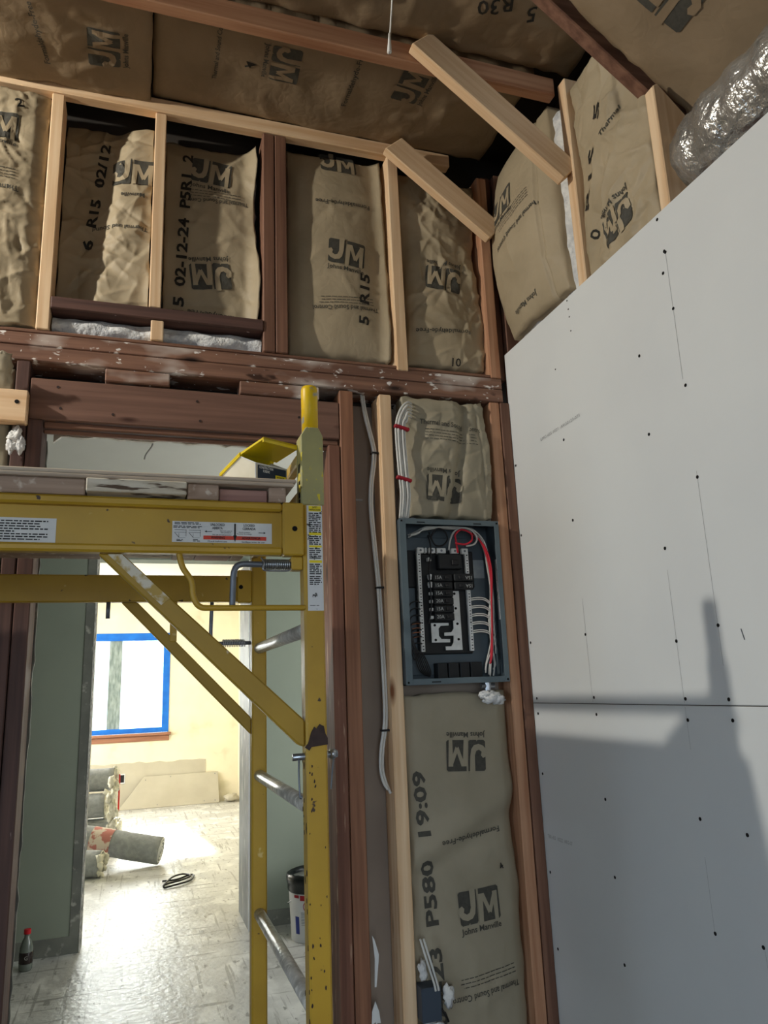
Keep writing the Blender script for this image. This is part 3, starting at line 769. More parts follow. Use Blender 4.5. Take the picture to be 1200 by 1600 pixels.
b = Batt('', (0.862, D, 2.388), X_, Z_, 0.305, 0.76, rec=0.050, bulge=0.036, wr=0.006, cs=6, seed=8, cre=80, crea=0.007, crw=0.5, nu=64, nv=140, disp=d5, edge=lambda v: (0.02 + 0.02 * sin(v * 6), 0.97 + 0.04 * sin(v * 8)), fiber=(0.02, 0.98, -0.025, 0.985))
b.root['label'] = 'rumpled kraft batt under the lower brace, last bay before the corner'
b.logo(0.148, 0.338, 180 - 5); b.text('Formaldehyde-Free', 0.140, 0.135, 0.017, 184, width=0.21); b.text('10', 0.18, 0.02, 0.03, 0, INKB)


mb = MB(); P = []
for i in range(41):
    row = []
    for j in range(9):
        u, v = i / 40, j / 8; x = -0.275 + 0.628 * u; z = 2.368 + 0.062 * v
        row.append(V((x, D + 0.045 - 0.02 * sin(pi * v) + 0.012 * noise.noise(V((x * 18, z * 40, 2))), z)))
    P.append(row)
mb.grid(P); mb.grid([[p + V((0, 0.03, 0)) for p in r] for r in P][::-1])
o = mb.done('insulation_strip', FIBER, None, True); rebase(o, (0.04, D + 0.05, 2.368)); tag(o, 'strip of bare white fibreglass in the gap under the dark sill board', 'insulation')


# batts round the electrical panel
def d6(u, v, q):
    c = u - (0.62 + 0.28 * (v - 0.5))
    return -0.022 * math.exp(-(c / 0.06) ** 2) + 0.020 * (1 if u > 0.9 else 0) * crumple(q, 14) + 0.010 * max(0, 0.25 - u) * 4 * crumple(q, 10)


b = Batt('', (0.815, D, 1.835), X_, Z_, 0.325, 0.415, rec=0.006, bulge=0.030, wr=0.006, cs=6, seed=13, cre=40, crea=0.007, crw=0.5, disp=d6, edge=lambda v: (0.02 + 0.04 * (1 - v), 0.955 + 0.03 * sin(v * 4)), nu=70, nv=90, mat=KRAFTG, fiber=(0.03, 1.0, 0.0, 1.0))
b.root['label'] = 'short kraft batt directly above the electrical panel'
b.text('Thermal and Sound Control', 0.178, 0.318, 0.019, -4, width=0.23); b.fine(0.178, 0.295, 0.20, -3, 4)
b.logo(0.135, 0.095, 180 - 3, wd=0.125)


def d7(u, v, q):
    return -0.012 * max(0, u - 0.9) * 10 + 0.012 * math.exp(-((v - 0.62 - 0.15 * u) / 0.04) ** 2) - 0.010 * math.exp(-((v - 0.58 - 0.12 * u) / 0.03) ** 2)


b = Batt('', (0.790, D, 0.02), X_, Z_, 0.357, 1.25, rec=0.026, bulge=0.020, wr=0.004, cs=4.0, seed=17, cre=16, disp=d7, edge=lambda v: (0.01, 0.985 - 0.03 * math.exp(-((v - 0.66) / 0.06) ** 2)), mat=KRAFTG, nu=44, nv=130, fiber=(0.02, 0.98, 0.0, 0.992))
b.root['label'] = 'tall kraft batt in the bay below the electrical panel'
b.logo(0.193, 1.062, 180 - 3); b.text('12-04-23  P580  19:09', 0.057, 0.62, 0.038, 93, INK, width=0.80, bold=0.03)
b.text('Formaldehyde-Free', 0.193, 0.83, 0.017, 187, width=0.20); b.logo(0.204, 0.637, 4)
b.text('4', 0.286, 0.735, 0.02, 30, INKB); b.fine(0.22, 0.435, 0.18, 187, 3); b.text('Thermal and Sound Control', 0.21, 0.405, 0.018, 186, width=0.22)


# cheek wall batts (right, above the drywall)
def d8(u, v, q):
    return 0.05 * sin(pi * min(1, max(0, v))) * (1 - u) ** 0.5 - 0.016 * math.exp(-((u - 0.82) / 0.012) ** 2)


def e8(v): return (0.0 + 0.12 * max(0, 0.3 - v), 1.0 - 0.1 * max(0, v - 0.6))


b = Batt('', (1.262, 2.215, 2.495), -Y_, Z_, 0.385, 0.69, rec=-0.004, bulge=0.035, wr=0.004, cs=4, seed=21, nu=70, disp=d8, edge=e8, fiber=(0.03, 1.15, -0.09, 0.97), thick=0.09)
b.root['label'] = 'bulging kraft batt in the corner above the drywall, white fibre showing on its right side'
b.logo(0.115, 0.475, 6); b.fine(0.19, 0.385, 0.19, 190, 4); b.text('Thermal and Sound Control', 0.20, 0.335, 0.018, 190, width=0.25); b.text('Johns Manville', 0.17, 0.06, 0.018, 182)


def d9(u, v, q): return 0.022 * crumple(q, 6) * (0.5 + abs(v - 0.5)) + 0.012 * crumple(q, 13) * max(0, 0.5 - v)


b = Batt('', (1.272, 1.712, 2.45), -Y_, Z_, 0.325, 0.68, rec=0.0, bulge=0.030, wr=0.010, cs=5, seed=25, cre=60, crea=0.009, crw=0.5, nu=70, nv=130, disp=d9, thick=0.08)
b.root['label'] = 'creased kraft batt between the thin pale stud and the short tan post, above the drywall'
b.logo(0.165, 0.095, 186); b.text('R15  5', 0.09, 0.36, 0.035, 66, INKB, width=0.30); b.text('Thermal', 0.19, 0.40, 0.02, 20); b.text('0', 0.06, 0.12, 0.045, 50, INKB)

# ceiling batts (U along +x, V towards the camera)
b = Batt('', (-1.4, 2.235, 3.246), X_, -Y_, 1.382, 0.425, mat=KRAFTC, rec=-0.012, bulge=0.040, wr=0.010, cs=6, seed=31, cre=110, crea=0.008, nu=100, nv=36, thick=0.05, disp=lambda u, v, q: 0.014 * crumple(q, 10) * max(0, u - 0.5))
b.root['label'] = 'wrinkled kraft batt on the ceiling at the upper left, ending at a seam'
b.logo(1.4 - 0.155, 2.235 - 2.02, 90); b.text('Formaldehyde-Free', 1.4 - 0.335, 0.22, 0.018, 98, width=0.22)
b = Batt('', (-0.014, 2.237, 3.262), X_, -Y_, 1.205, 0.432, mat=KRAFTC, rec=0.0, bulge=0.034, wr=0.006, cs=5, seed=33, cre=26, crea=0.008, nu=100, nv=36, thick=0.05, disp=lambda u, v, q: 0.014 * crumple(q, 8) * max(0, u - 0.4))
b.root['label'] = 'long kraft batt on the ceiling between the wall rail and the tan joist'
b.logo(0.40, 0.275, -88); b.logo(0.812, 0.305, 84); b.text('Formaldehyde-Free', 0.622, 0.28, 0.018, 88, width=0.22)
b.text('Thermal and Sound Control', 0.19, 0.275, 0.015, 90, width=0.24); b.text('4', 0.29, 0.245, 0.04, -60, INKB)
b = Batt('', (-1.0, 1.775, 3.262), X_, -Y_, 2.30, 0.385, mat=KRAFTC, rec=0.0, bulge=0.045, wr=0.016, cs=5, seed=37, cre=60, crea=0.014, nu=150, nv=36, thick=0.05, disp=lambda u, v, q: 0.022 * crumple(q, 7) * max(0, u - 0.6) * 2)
b.root['label'] = 'puckered kraft batt on the ceiling beyond the tan joist'
b.text('R30', 1.93, 0.205, 0.05, 200, INKB); b.text('5', 2.05, 0.20, 0.05, 200, INKB)
# roof slope batt
US = V((cos(ang), 0, -sin(ang)))
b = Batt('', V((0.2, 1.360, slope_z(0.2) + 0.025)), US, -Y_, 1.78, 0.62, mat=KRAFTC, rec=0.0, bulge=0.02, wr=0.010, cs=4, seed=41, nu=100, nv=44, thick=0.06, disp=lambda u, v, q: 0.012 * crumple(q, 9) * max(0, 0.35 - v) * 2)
b.root['label'] = 'broad kraft batt on the sloping roof above the duct'
b.logo((1.175 - 0.2) / cos(ang), 1.36 - 1.165, -178, wd=0.17, words=False)
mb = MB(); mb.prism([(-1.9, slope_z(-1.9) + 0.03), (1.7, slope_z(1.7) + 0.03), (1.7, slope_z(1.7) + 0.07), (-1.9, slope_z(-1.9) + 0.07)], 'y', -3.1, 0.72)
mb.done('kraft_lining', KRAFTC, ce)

# ================================================================== LOOSE TIMBER
def brace(label, p0, p1, wid, thk, mat, y0):
    p0, p1 = V((p0[0], y0, p0[1])), V((p1[0], y0, p1[1]))
    d = p1 - p0; L = d.length; a = math.atan2(d.z, d.x)
    mb = MB()
    sk = wid * 0.55
    mb.prism([(0.0, -wid / 2), (L - sk * 0.2, -wid / 2), (L, wid / 2 - 0.02), (L - 0.01, wid / 2), (sk * 0.35, wid / 2)], 'y', 0, thk, 0.003)
    me = mb.done('knee_brace', mat)
    me.matrix_world = Matrix.Translation(p0) @ Matrix.Rotation(-a, 4, 'Y')
    tag(me, label, 'timber')
    return me


br = brace('upper pale diagonal brace from the tan joist down to the thin stud', (0.752, 3.215), (1.243, 2.838), 0.086, 0.038, PINE['x'], 1.728)
br = brace('lower pale diagonal brace from the wall rail down to the corner', (0.806, 3.197), (1.200, 2.895), 0.086, 0.036, PINE['x'], 2.156)
ob = bx('board_offcut', PINE['x'], -0.80, -0.316, 2.184, 2.222, 2.060, 2.155, None, 0.003)
rebase(ob, (-0.55, 2.2, 2.06)); tag(ob, 'pale board offcut nailed level across the left king stud', 'timber')
o = MB().tube([(-0.343, 2.185, 2.118), (-0.343, 2.1825, 2.118)], 0.006, 10).done('screw', BLACKH, ob)
# torn batt left of the door
b = Batt('', (-0.75, D, 0.6), X_, Z_, 0.385, 1.64, rec=0.02, bulge=0.02, wr=0.014, cs=8, seed=51, nu=30, nv=90, mat=KRAFTG)
b.root['label'] = 'torn kraft batt behind the board offcut, left of the doorway'
mb = MB()
P = [[V((-0.42 + 0.06 * u + 0.01 * noise.noise(V((u * 5, v * 5, 1))), 2.20 - 0.03 * sin(u * 2.5) * v - 0.02 * v, 2.15 + 0.10 * v + 0.01 * noise.noise(V((u * 4, v * 6, 4))))) for v in [j / 10 for j in range(11)]] for u in [i / 10 for i in range(11)]]
mb.grid(P)
fl = mb.done('kraft_flap', KRAFTG, None, True)
rebase(fl, (-0.39, 2.2, 2.15)); tag(fl, 'torn loose kraft flap sticking up over the board offcut', 'insulation')
mo = fl.modifiers.new('thickness', 'SOLIDIFY'); mo.thickness = 0.002
mb = MB()
for k, (x, z, r, sq) in enumerate(((-0.345, 2.025, 0.020, (0.8, 0.5, 1.2)), (-0.330, 2.0, 0.018, (0.7, 0.5, 1.5)), (-0.352, 1.995, 0.015, (0.8, 0.5, 1.4)))):
    mb.blob((x, 2.205, z), r, sq, 0.6, 4, 3, k)
o = mb.done('fibreglass_tuft', FIBER, None, True); rebase(o, (-0.345, 2.205, 1.98)); tag(o, 'white fibreglass tuft hanging below the board offcut', 'insulation')
# white torn paint skins on the right jamb
for k, (x, z0, z1, wd) in enumerate(((0.657, 0.490, 0.620, 0.018), (0.652, 0.30, 0.520, 0.020))):
    if k == 0: pts = [(x, z1), (x + 0.006, z1 - 0.01), (x + wd, z1 - 0.05), (x + wd * 0.9, z1 - 0.07), (x + 0.008, z0), (x + 0.003, z0), (x + 0.006, z1 - 0.06)]
    else: pts = [(x + 0.008, 0.455), (x + 0.018, 0.43), (x + 0.022, 0.40), (x + 0.012, 0.402), (x + 0.015, z0), (x + 0.010, z0), (x + 0.008, 0.405), (x - 0.004, 0.398), (x - 0.002, 0.43)]
    o = MB().prism(pts, 'y', 2.2205, 2.2222).done('paint_skin', STICK)
    rebase(o, (x, 2.2222, z0)); tag(o, ('upper' if k == 0 else 'lower') + ' strip of white torn paint skin on the red brown jamb', 'paint scrap')

# ================================================================== ELECTRICAL PANEL
ep = thing('breaker_box', 'open grey electrical panel with breakers and loose wires between two studs', 'panel', (0.96, 2.2, 1.30))
PX0, PX1, PZ0, PZ1, PY0, PY1 = 0.786, 1.138, 1.300, 1.824, 2.205, 2.298
mb = MB(); t = 0.003
mb.box(PX0, PX1, PY1 - t, PY1, PZ0, PZ1)
mb.box(PX0, PX0 + t, PY0, PY1, PZ0, PZ1); mb.box(PX1 - t, PX1, PY0, PY1, PZ0, PZ1)
mb.box(PX0, PX1, PY0, PY1, PZ0, PZ0 + t); mb.box(PX0, PX1, PY0, PY1, PZ1 - t, PZ1)
mb.done('enclosure', PANELB, ep)
mb = MB()
mb.box(PX0, PX0 + 0.022, PY0 - 0.002, PY0 + 0.001, PZ0, PZ1, 0.0005); mb.box(PX1 - 0.016, PX1, PY0 - 0.002, PY0 + 0.001, PZ0, PZ1, 0.0005)
mb.box(PX0 + 0.0221, PX1 - 0.0161, PY0 - 0.002, PY0 + 0.001, PZ0, PZ0 + 0.018, 0.0005); mb.box(PX0 + 0.0221, PX1 - 0.0161, PY0 - 0.002, PY0 + 0.001, PZ1 - 0.018, PZ1, 0.0005)
fr_ = mb.done('front_flange', PANEL, ep); fr_['label'] = 'grey front flange of the panel box'
mb = MB()
for x in (0.86, 1.06): mb.box(x - 0.014, x + 0.014, PY0 - 0.003, PY0 - 0.0015, PZ1 - 0.013, PZ1 - 0.010)
mb.box(0.87, 0.90, PY0 - 0.003, PY0 - 0.0015, PZ0 + 0.006, PZ0 + 0.009)
for x in (PX0 + 0.008, PX1 - 0.007):
    for z in (PZ0 + 0.008, PZ1 - 0.008): mb.box(x - 0.003, x + 0.003, PY0 - 0.0032, PY0 - 0.0015, z - 0.003, z + 0.003, 0.001)
mb.done('slot', BLACKH, fr_)['kind'] = 'stuff'
mb = MB().box(0.86, 1.05, 2.275, 2.294, 1.394, 1.722, 0.003)
mb.box(0.835, 1.075, 2.283, 2.294, 1.61, 1.735, 0.004); mb.done('breaker_base', BLK, ep)
bx('interior_plate', M('slate_interior', (86, 98, 106), (78, 90, 98), 8, rough=0.5), 0.81, 1.115, 2.288, 2.295, 1.33, 1.78, ep, 0.002)
for x, nm in ((0.863, 'left'), (1.034, 'right')):
    nb = bx('neutral_bar', BAR, x, x + 0.013, 2.260, 2.272, 1.402, 1.728, ep, 0.001)
    mb = MB()
    for i in range(34):
        z = 1.408 + i * 0.0093
        mb.box(x + 0.0045, x + 0.0095, 2.2588, 2.2602, z + 0.001 * (i % 3), z + 0.0030 + 0.001 * (i % 2), 0.0006)
    mb.done('bar_screws', BLACKH, nb)['kind'] = 'stuff'
for x0, x1 in ((0.864, 0.888), (0.892, 0.898), (0.906, 0.928), (0.934, 0.966), (0.985, 1.012), (1.022, 1.046)):
    lg = bx('terminal_lug', BAR, x0, x1, 2.258, 2.274, 1.722, 1.740, ep, 0.0015)
    if x1 - x0 > 0.015:
        MB().tube([((x0 + x1) / 2, 2.2585, 1.731), ((x0 + x1) / 2, 2.257, 1.731)], 0.004, 10).done('lug_screw', STEELG, lg)
mbk = bx('main_breaker', BLK, 0.932, 1.016, 2.246, 2.276, 1.668, 1.718, ep, 0.003)
bx('breaker_switch', BLKC, 0.978, 1.002, 2.239, 2.247, 1.680, 1.698, mbk, 0.002)
for z in (1.645, 1.62, 1.700): bx('terminal_lug', BAR, 0.898, 0.908, 2.250, 2.27, z - 0.006, z + 0.006, ep, 0.001)
vals = ['15A', '15A', '15A', '20A', '15A', '20A']
for i in range(6):
    z1 = 1.651 - i * 0.0255
    bk = bx('breaker', BLK, 0.909, 0.977, 2.243, 2.275, z1 - 0.0245, z1, ep, 0.0025)
    bx('breaker_switch', BLKC, 0.948, 0.962, 2.236, 2.244, z1 - 0.018, z1 - 0.007, bk, 0.0015)
    flat_text('rating', vals[i], 0.0115, V((0.928, 2.2425, z1 - 0.0125)), X_, Z_, M('grey_print', (170, 172, 170), None, 5, bump=0) if i == 0 else bpy.data.materials['grey_print'], bk, 0.01)
    bx('terminal_screw', BAR, 0.897, 0.907, 2.250, 2.262, z1 - 0.018, z1 - 0.008, bk, 0.001)
for i in range(2):
    z1 = 1.652 - i * 0.0268
    bk = bx('breaker', BLK, 0.982, 1.050, 2.240, 2.256, z1 - 0.0255, z1, ep, 0.0025)
    bx('breaker_switch', BLKC, 0.997, 1.012, 2.234, 2.241, z1 - 0.019, z1 - 0.007, bk, 0.0015)
    flat_text('rating', '15A', 0.0115, V((1.033, 2.2395, z1 - 0.013)), -X_, -Z_, bpy.data.materials['grey_print'], bk, 0.01)
mb = MB().prism([(0.981, 1.597), (1.005, 1.597), (1.006, 1.406), (0.948, 1.406), (0.948, 1.418), (0.968, 1.418), (0.976, 1.43), (0.978, 1.452), (0.946, 1.452), (0.946, 1.462), (0.970, 1.463), (0.979, 1.475)], 'y', 2.262, 2.266)
mb.done('bus_bar', BAR, ep)
mb = MB().prism([(0.901, 1.493), (0.962, 1.493), (0.962, 1.485), (0.934, 1.484), (0.926, 1.475), (0.926, 1.452), (0.934, 1.442), (0.964, 1.441), (0.964, 1.431), (0.901, 1.431)], 'y', 2.262, 2.266)
mb.done('bus_bar', BAR, ep)
mb = MB()
for x, z in ((0.988, 1.588), (0.990, 1.54), (0.993, 1.49), (0.994, 1.44), (0.913, 1.486), (0.914, 1.439)):
    mb.tube([(x, 2.2605, z), (x, 2.2622, z)], 0.0042, 10)
mb.done('bus_hole', BLACKH, ep)['kind'] = 'stuff'
lb = bx('label', M('grey_blue_label', (150, 160, 164), (140, 150, 156), 60, rough=0.6), 1.066, 1.114, 2.2865, 2.2875, 1.644, 1.706, ep, 0)
bx('label', STICKW, 0.838, 0.861, 2.2865, 2.2875, 1.660, 1.700, ep, 0)
bx('label', STICKW, 1.1335, 1.1345, 2.225, 2.24, 1.50, 1.70, ep, 0)
for x0, x1 in ((0.912, 0.945), (0.949, 0.985), (0.989, 1.022), (1.026, 1.066)):
    bx('spare_block', BLK, x0, x1, 2.25, 2.29, 1.316, 1.366, ep, 0.002)


def spl_(pts, n=6):
    """smooth a control polygon (Catmull-Rom)"""
    pts = [V(p) for p in pts]; out = []
    for i in range(len(pts) - 1):
        p0 = pts[max(0, i - 1)]; p1 = pts[i]; p2 = pts[i + 1]; p3 = pts[min(len(pts) - 1, i + 2)]
        for k in range(n):
            t = k / n
            out.append(0.5 * ((2 * p1) + (p2 - p0) * t + (2 * p0 - 5 * p1 + 4 * p2 - p3) * t * t + (3 * p1 - p0 - 3 * p2 + p3) * t ** 3))
    out.append(pts[-1]); return out


def wire(pts, r, mat, name='wire', parent=ep, seg=6):
    return MB().tube(spl_(pts), r, seg).done(name, mat, parent, True)


rnd = random.Random(12)
for k in range(7):
    j = lambda s=0.004: rnd.uniform(-s, s)
    y = 2.238 + k * 0.004
    e = [(1.086, 1.318), (1.10, 1.32), (1.075, 1.33), (1.105, 1.34), (1.09, 1.325), (1.112, 1.35), (1.08, 1.34)][k]
    wire([(0.835 + j(), y, 1.776 + j()), (0.862 + j(), y, 1.788 + j()), (0.90 + j(), y, 1.803 + j()), (0.985 + j(), y, 1.806 + j(0.003)), (1.055 + j(), y - 0.006, 1.797 + j()), (1.096 + j(), y - 0.008, 1.752 + j()), (1.113 + j(), y, 1.682 + j()), (1.118 + j(), y, 1.584 + j()), (1.110 + j(0.008), y, 1.50 + j()), (1.108 + j(0.008), y, 1.43 + j()), (e[0] + 0.006, y, 1.36), (e[0], y, e[1])], 0.0026, CAB)
wire([(0.973, 2.25, 1.732), (0.976, 2.24, 1.765), (0.99, 2.232, 1.792), (1.02, 2.23, 1.804), (1.05, 2.23, 1.797), (1.068, 2.23, 1.772), (1.058, 2.232, 1.75), (1.03, 2.236, 1.744)], 0.0032, CAB)
wire([(1.003, 2.245, 1.722), (0.992, 2.232, 1.765), (0.99, 2.228, 1.78), (1.012, 2.226, 1.797), (1.045, 2.226, 1.785), (1.048, 2.228, 1.762), (1.025, 2.23, 1.748), (0.99, 2.232, 1.752)], 0.0034, REDC)
wire([(1.055, 2.236, 1.79), (1.09, 2.232, 1.745), (1.108, 2.23, 1.66), (1.106, 2.23, 1.56), (1.100, 2.23, 1.46), (1.088, 2.232, 1.36)], 0.0034, REDC)
wire([(1.06, 2.234, 1.785), (1.097, 2.228, 1.735), (1.112, 2.226, 1.66), (1.104, 2.228, 1.54), (1.095, 2.228, 1.40), (1.085, 2.23, 1.358)], 0.003, REDC)
wire([(0.91, 2.25, 1.772), (0.93, 2.245, 1.80), (0.958, 2.245, 1.795), (0.968, 2.245, 1.768), (0.95, 2.245, 1.746), (0.922, 2.245, 1.748), (0.905, 2.25, 1.79)], 0.0028, BLKC)
wire([(0.902, 2.25, 1.78), (0.905, 2.24, 1.73), (0.895, 2.24, 1.66), (0.897, 2.24, 1.55), (0.885, 2.245, 1.49)], 0.0026, BLKC)
for k in range(5):
    zz = 1.572 - k * 0.0265
    for q in range(2):
        z = zz - q * 0.006
        wire([(1.044, 2.256, z), (1.07, 2.25, z + 0.002), (1.095, 2.246, z - 0.004), (1.113, 2.24, z - 0.03), (1.112, 2.24, z - 0.07)], 0.0019, CAB)
for k in range(7):
    z = 1.56 - k * 0.022
    wire([(0.866, 2.26, z), (0.845, 2.252, z + 0.002), (0.826, 2.25, z - 0.01), (0.822 + 0.002 * k, 2.25, z - 0.05), (0.835 + 0.004 * k, 2.25, 1.40), (0.85 + 0.006 * k, 2.252, 1.345), (0.885, 2.256, 1.325)], 0.0021, BLKC)
for k in range(4):
    z = 1.492 - k * 0.014
    wire([(0.866, 2.262, z), (0.85, 2.258, z), (0.834, 2.258, z - 0.003)], 0.0016, COPP)
cn = MB().tube([(1.052, 2.24, 1.290), (1.098, 2.24, 1.288)], 0.009, 12)
cn.tube([(1.075, 2.24, 1.30), (1.075, 2.24, 1.272)], 0.012, 12); cn.done('cable_clamp', STEEL, ep, False)['label'] = 'bright metal clamp under the box'
mb = MB()
for k, (x, z, r) in enumerate(((1.07, 1.255, 0.022), (1.09, 1.248, 0.018), (1.05, 1.262, 0.016))):
    mb.blob((x, 2.208, z), r, (1.4, 0.5, 0.8), 0.6, 4, 3, k + 7)
o = mb.done('fibreglass_tuft', FIBER, None, True); rebase(o, (1.07, 2.208, 1.24)); tag(o, 'white fibreglass tuft under the electrical panel clamp', 'insulation')

# white cables looping into the top of the panel
for k in range(5):
    x = 0.788 + k * 0.0075; y = 2.196 - 0.004 * (k % 2)
    pts = [(0.792 + k * 0.007, 2.212, 1.826), (x + 0.006, y, 1.90), (x + 0.002, y, 1.98), (x - 0.002, y, 2.08), (x, y, 2.14), (x + 0.016 - k * 0.002, y, 2.190 - k * 0.009), (0.833, y + 0.004, 2.222 - k * 0.012), (0.868, 2.235, 2.226 - k * 0.013), (0.90, 2.262, 2.222 - k * 0.012)]
    o = MB().tube(spl_(pts), 0.0037, 8).done('electrical_cable', CAB, None, True)
    rebase(o, (x, y, 1.826)); tag(o, ('white cable nearest the pale stud', 'second white cable from the pale stud', 'middle white cable', 'fourth white cable from the pale stud', 'white cable farthest from the pale stud')[k] + ', in the strapped bundle above the panel', 'cable', 'white cables strapped beside the stud above the panel')
for z, wd in ((2.128, 'upper'), (1.953, 'lower')):
    o = MB().box(0.779, 0.832, 2.184, 2.200, z - 0.006, z + 0.006, 0.003, Matrix.Translation((0.8, 0, z)) @ Matrix.Rotation(0.25, 4, 'Y') @ Matrix.Translation((-0.8, 0, -z))).done('cable_strap', REDT)
    rebase(o, (0.806, 2.2, z)); tag(o, wd + ' red strap round the white cables above the panel', 'cable strap')
# pair of cables in the narrow bay
cp = [(0.698, 2.27, 2.262), (0.704, 2.26, 2.19), (0.722, 2.25, 2.09), (0.726, 2.248, 2.04), (0.714, 2.25, 1.95), (0.710, 2.252, 1.87), (0.716, 2.25, 1.75), (0.725, 2.248, 1.60), (0.731, 2.25, 1.40), (0.732, 2.25, 1.21), (0.718, 2.252, 1.12), (0.714, 2.252, 1.06), (0.722, 2.25, 1.02), (0.734, 2.246, 1.0)]
for k in range(2):
    dx = -0.005 + 0.0085 * k
    pts = [(p[0] + dx, p[1] + 0.003 * k, p[2] - (0.012 * k if i == len(cp) - 1 else 0)) for i, p in enumerate(cp)]
    o = MB().tube(spl_(pts), 0.0046, 8).done('electrical_cable', CAB, None, True)
    rebase(o, (pts[-1][0], pts[-1][1], 1.0)); tag(o, ('left' if k == 0 else 'right') + ' of two white cables hanging in the narrow bay', 'cable', 'pair of white cables in the narrow bay')
for z, x, wd in ((2.052, 0.727, 'topmost'), (1.605, 0.727, 'middle'), (1.17, 0.7275, 'lowest')):
    o = MB().box(x - 0.013, x + 0.012, 2.240, 2.260, z - 0.003, z + 0.003, 0.001).done('cable_tie', BLKC)
    rebase(o, (x, 2.25, z)); tag(o, wd + ' dark tie round the pair of white cables in the narrow bay', 'cable tie')

# lower box with cables
jb = thing('junction_box', 'dark blue grey junction box low beside the pale stud, with two white cables', 'box', (0.815, 2.20, 0.39))
bx('box_body', M('blue_grey_box', (64, 74, 86), (58, 68, 80), 8, rough=0.5), 0.784, 0.842, 2.186, 2.24, 0.392, 0.478, jb, 0.002)
for k in range(2):
    wire([(0.792 + 0.010 * k, 2.20, 0.60), (0.806 + 0.010 * k, 2.19, 0.545), (0.822 + 0.009 * k, 2.186, 0.49), (0.826 + 0.009 * k, 2.184, 0.468)], 0.0034, CAB, 'box_cable', jb)
wire([(0.842, 2.19, 0.42), (0.855, 2.188, 0.40), (0.862, 2.19, 0.385)], 0.003, BLKC, 'box_cable', jb)
for k, (x, z, r, sq, lab) in enumerate(((0.868, 0.445, 0.022, (0.7, 0.4, 1.3), 'white fibreglass tuft right of the junction box'), (0.82, 0.372, 0.022, (1.5, 0.5, 0.7), 'white fibreglass tuft under the junction box'), (0.80, 0.515, 0.018, (0.6, 0.5, 1.5), 'white fibreglass tuft above the junction box'))):
    o = MB().blob((x, 2.195 if k < 2 else 2.215, z), r, sq, 0.6, 4, 3, k + 20).done('fibreglass_tuft', FIBER, None, True)
    rebase(o, (x, 2.2, z - r)); tag(o, lab, 'insulation')

# ================================================================== SCAFFOLD
sc = thing('rolling_scaffold', 'yellow steel rolling scaffold with ladder end frames standing before the doorway', 'scaffold', (-0.55, 1.77, 0))
YF, YB = 1.41, 2.10


def post(x, y, vis):
    p = MB().box(x, x + 0.04, y, y + 0.04, 0.13, 1.808, 0.004)
    o = p.done('post', YEL, sc)
    cp_ = MB(); cp_.tube([(x + 0.021, y + 0.02, 1.80), (x + 0.021, y + 0.02, 1.905), (x + 0.021, y + 0.02, 1.912)], [0.0172, 0.0172, 0.0155], 18)
    cp_.done('coupling_pin', M('clean_yellow_' + str(x) + str(y), (226, 190, 24), (216, 176, 20), 8, rough=0.4, bump=0.03, layers=[((158, 156, 144), 34, (1, 1, 1), 0.60, 0.66), ((206, 204, 196), 60, (1, 1, 1), 0.70, 0.73)]) if vis else YEL, o, True)
    if vis:
        s_ = MB().prism([(x - 0.003, 1.655), (x + 0.043, 1.655), (x + 0.043, 1.80), (x + 0.034, 1.818), (x + 0.008, 1.818), (x - 0.003, 1.80)], 'y', y - 0.002, y + 0.042, 0.002)
        s_.done('sleeve', SLEEVE, o)['label'] = 'faded olive sleeve at the top of the post'
    ca = MB().tube([(x + 0.008, y + 0.02, 0.05), (x + 0.032, y + 0.02, 0.05)], 0.05, 20)
    cw = ca.done('caster', BLK, o)
    MB().box(x + 0.004, x + 0.036, y + 0.005, y + 0.035, 0.085, 0.13, 0.003).done('caster_fork', STEELG, o)
    return o


pf = post(0.303, YF, True); pb = post(0.303, YB, False)
pl = post(-1.49, YF, False); pl2 = post(-1.49, YB, False)
for x in (0.323, -1.47):
    for z in (0.40, 0.745, 1.082, 1.416):
        MB().tube([(x, YF + 0.03, z), (x, YB + 0.01, z)], 0.0145, 14).done('rung', ZINC, sc, True)['label'] = 'silver splattered ladder rung'
    for zb in (1.668, 1.748):
        MB().box(x - 0.024, x - 0.004, YF + 0.041, YB - 0.001, zb, zb + 0.024, 0.003).done('end_bar', YELW, sc)
# side rails: C channels with end plates
def rail(y0, sgn, x1, z0, z1):
    a, b_ = (y0, y0 + 0.022)
    mb = MB()
    mb.box(-1.449, x1 - 0.041, b_ - 0.004, b_, z0, z1)
    mb.box(-1.449, x1 - 0.041, a, b_, z1 - 0.017, z1, 0.004)
    mb.box(-1.449, x1 - 0.041, a, b_, z0, z0 + 0.015, 0.004)
    o = mb.done('side_rail', YEL, sc)
    e = MB().box(x1 - 0.041, x1 + 0.0, a - 0.002, b_ + 0.004, z0 - 0.001, z1 + 0.001, 0.003)
    eo = e.done('end_bracket', YEL, o)
    MB().tube([(x1 - 0.018, a - 0.0026, (z0 + z1) / 2), (x1 - 0.018, a - 0.0015, (z0 + z1) / 2)], 0.0052, 14).done('bracket_hole', BLACKH, eo)
    return o


rf = rail(YF - 0.006, 1, 0.3025, 1.553, 1.656)
mb = MB().box(-1.449, 0.262, YB + 0.004, YB + 0.03, 1.546, 1.618, 0.003); rb = mb.done('side_rail', YEL, sc)
MB().box(0.262, 0.3025, YB + 0.002, YB + 0.032, 1.543, 1.634, 0.003).done('end_bracket', YEL, rb)
MB().tube([(0.272, YB + 0.0012, 1.586), (0.272, YB + 0.0022, 1.586)], 0.006, 12).done('bracket_hole', BLACKH, rb)


def dbrace(y, pts, mat, nm='diagonal_brace'):
    return MB().prism(pts, 'y', y, y + 0.02, 0.003).done(nm, mat, sc)


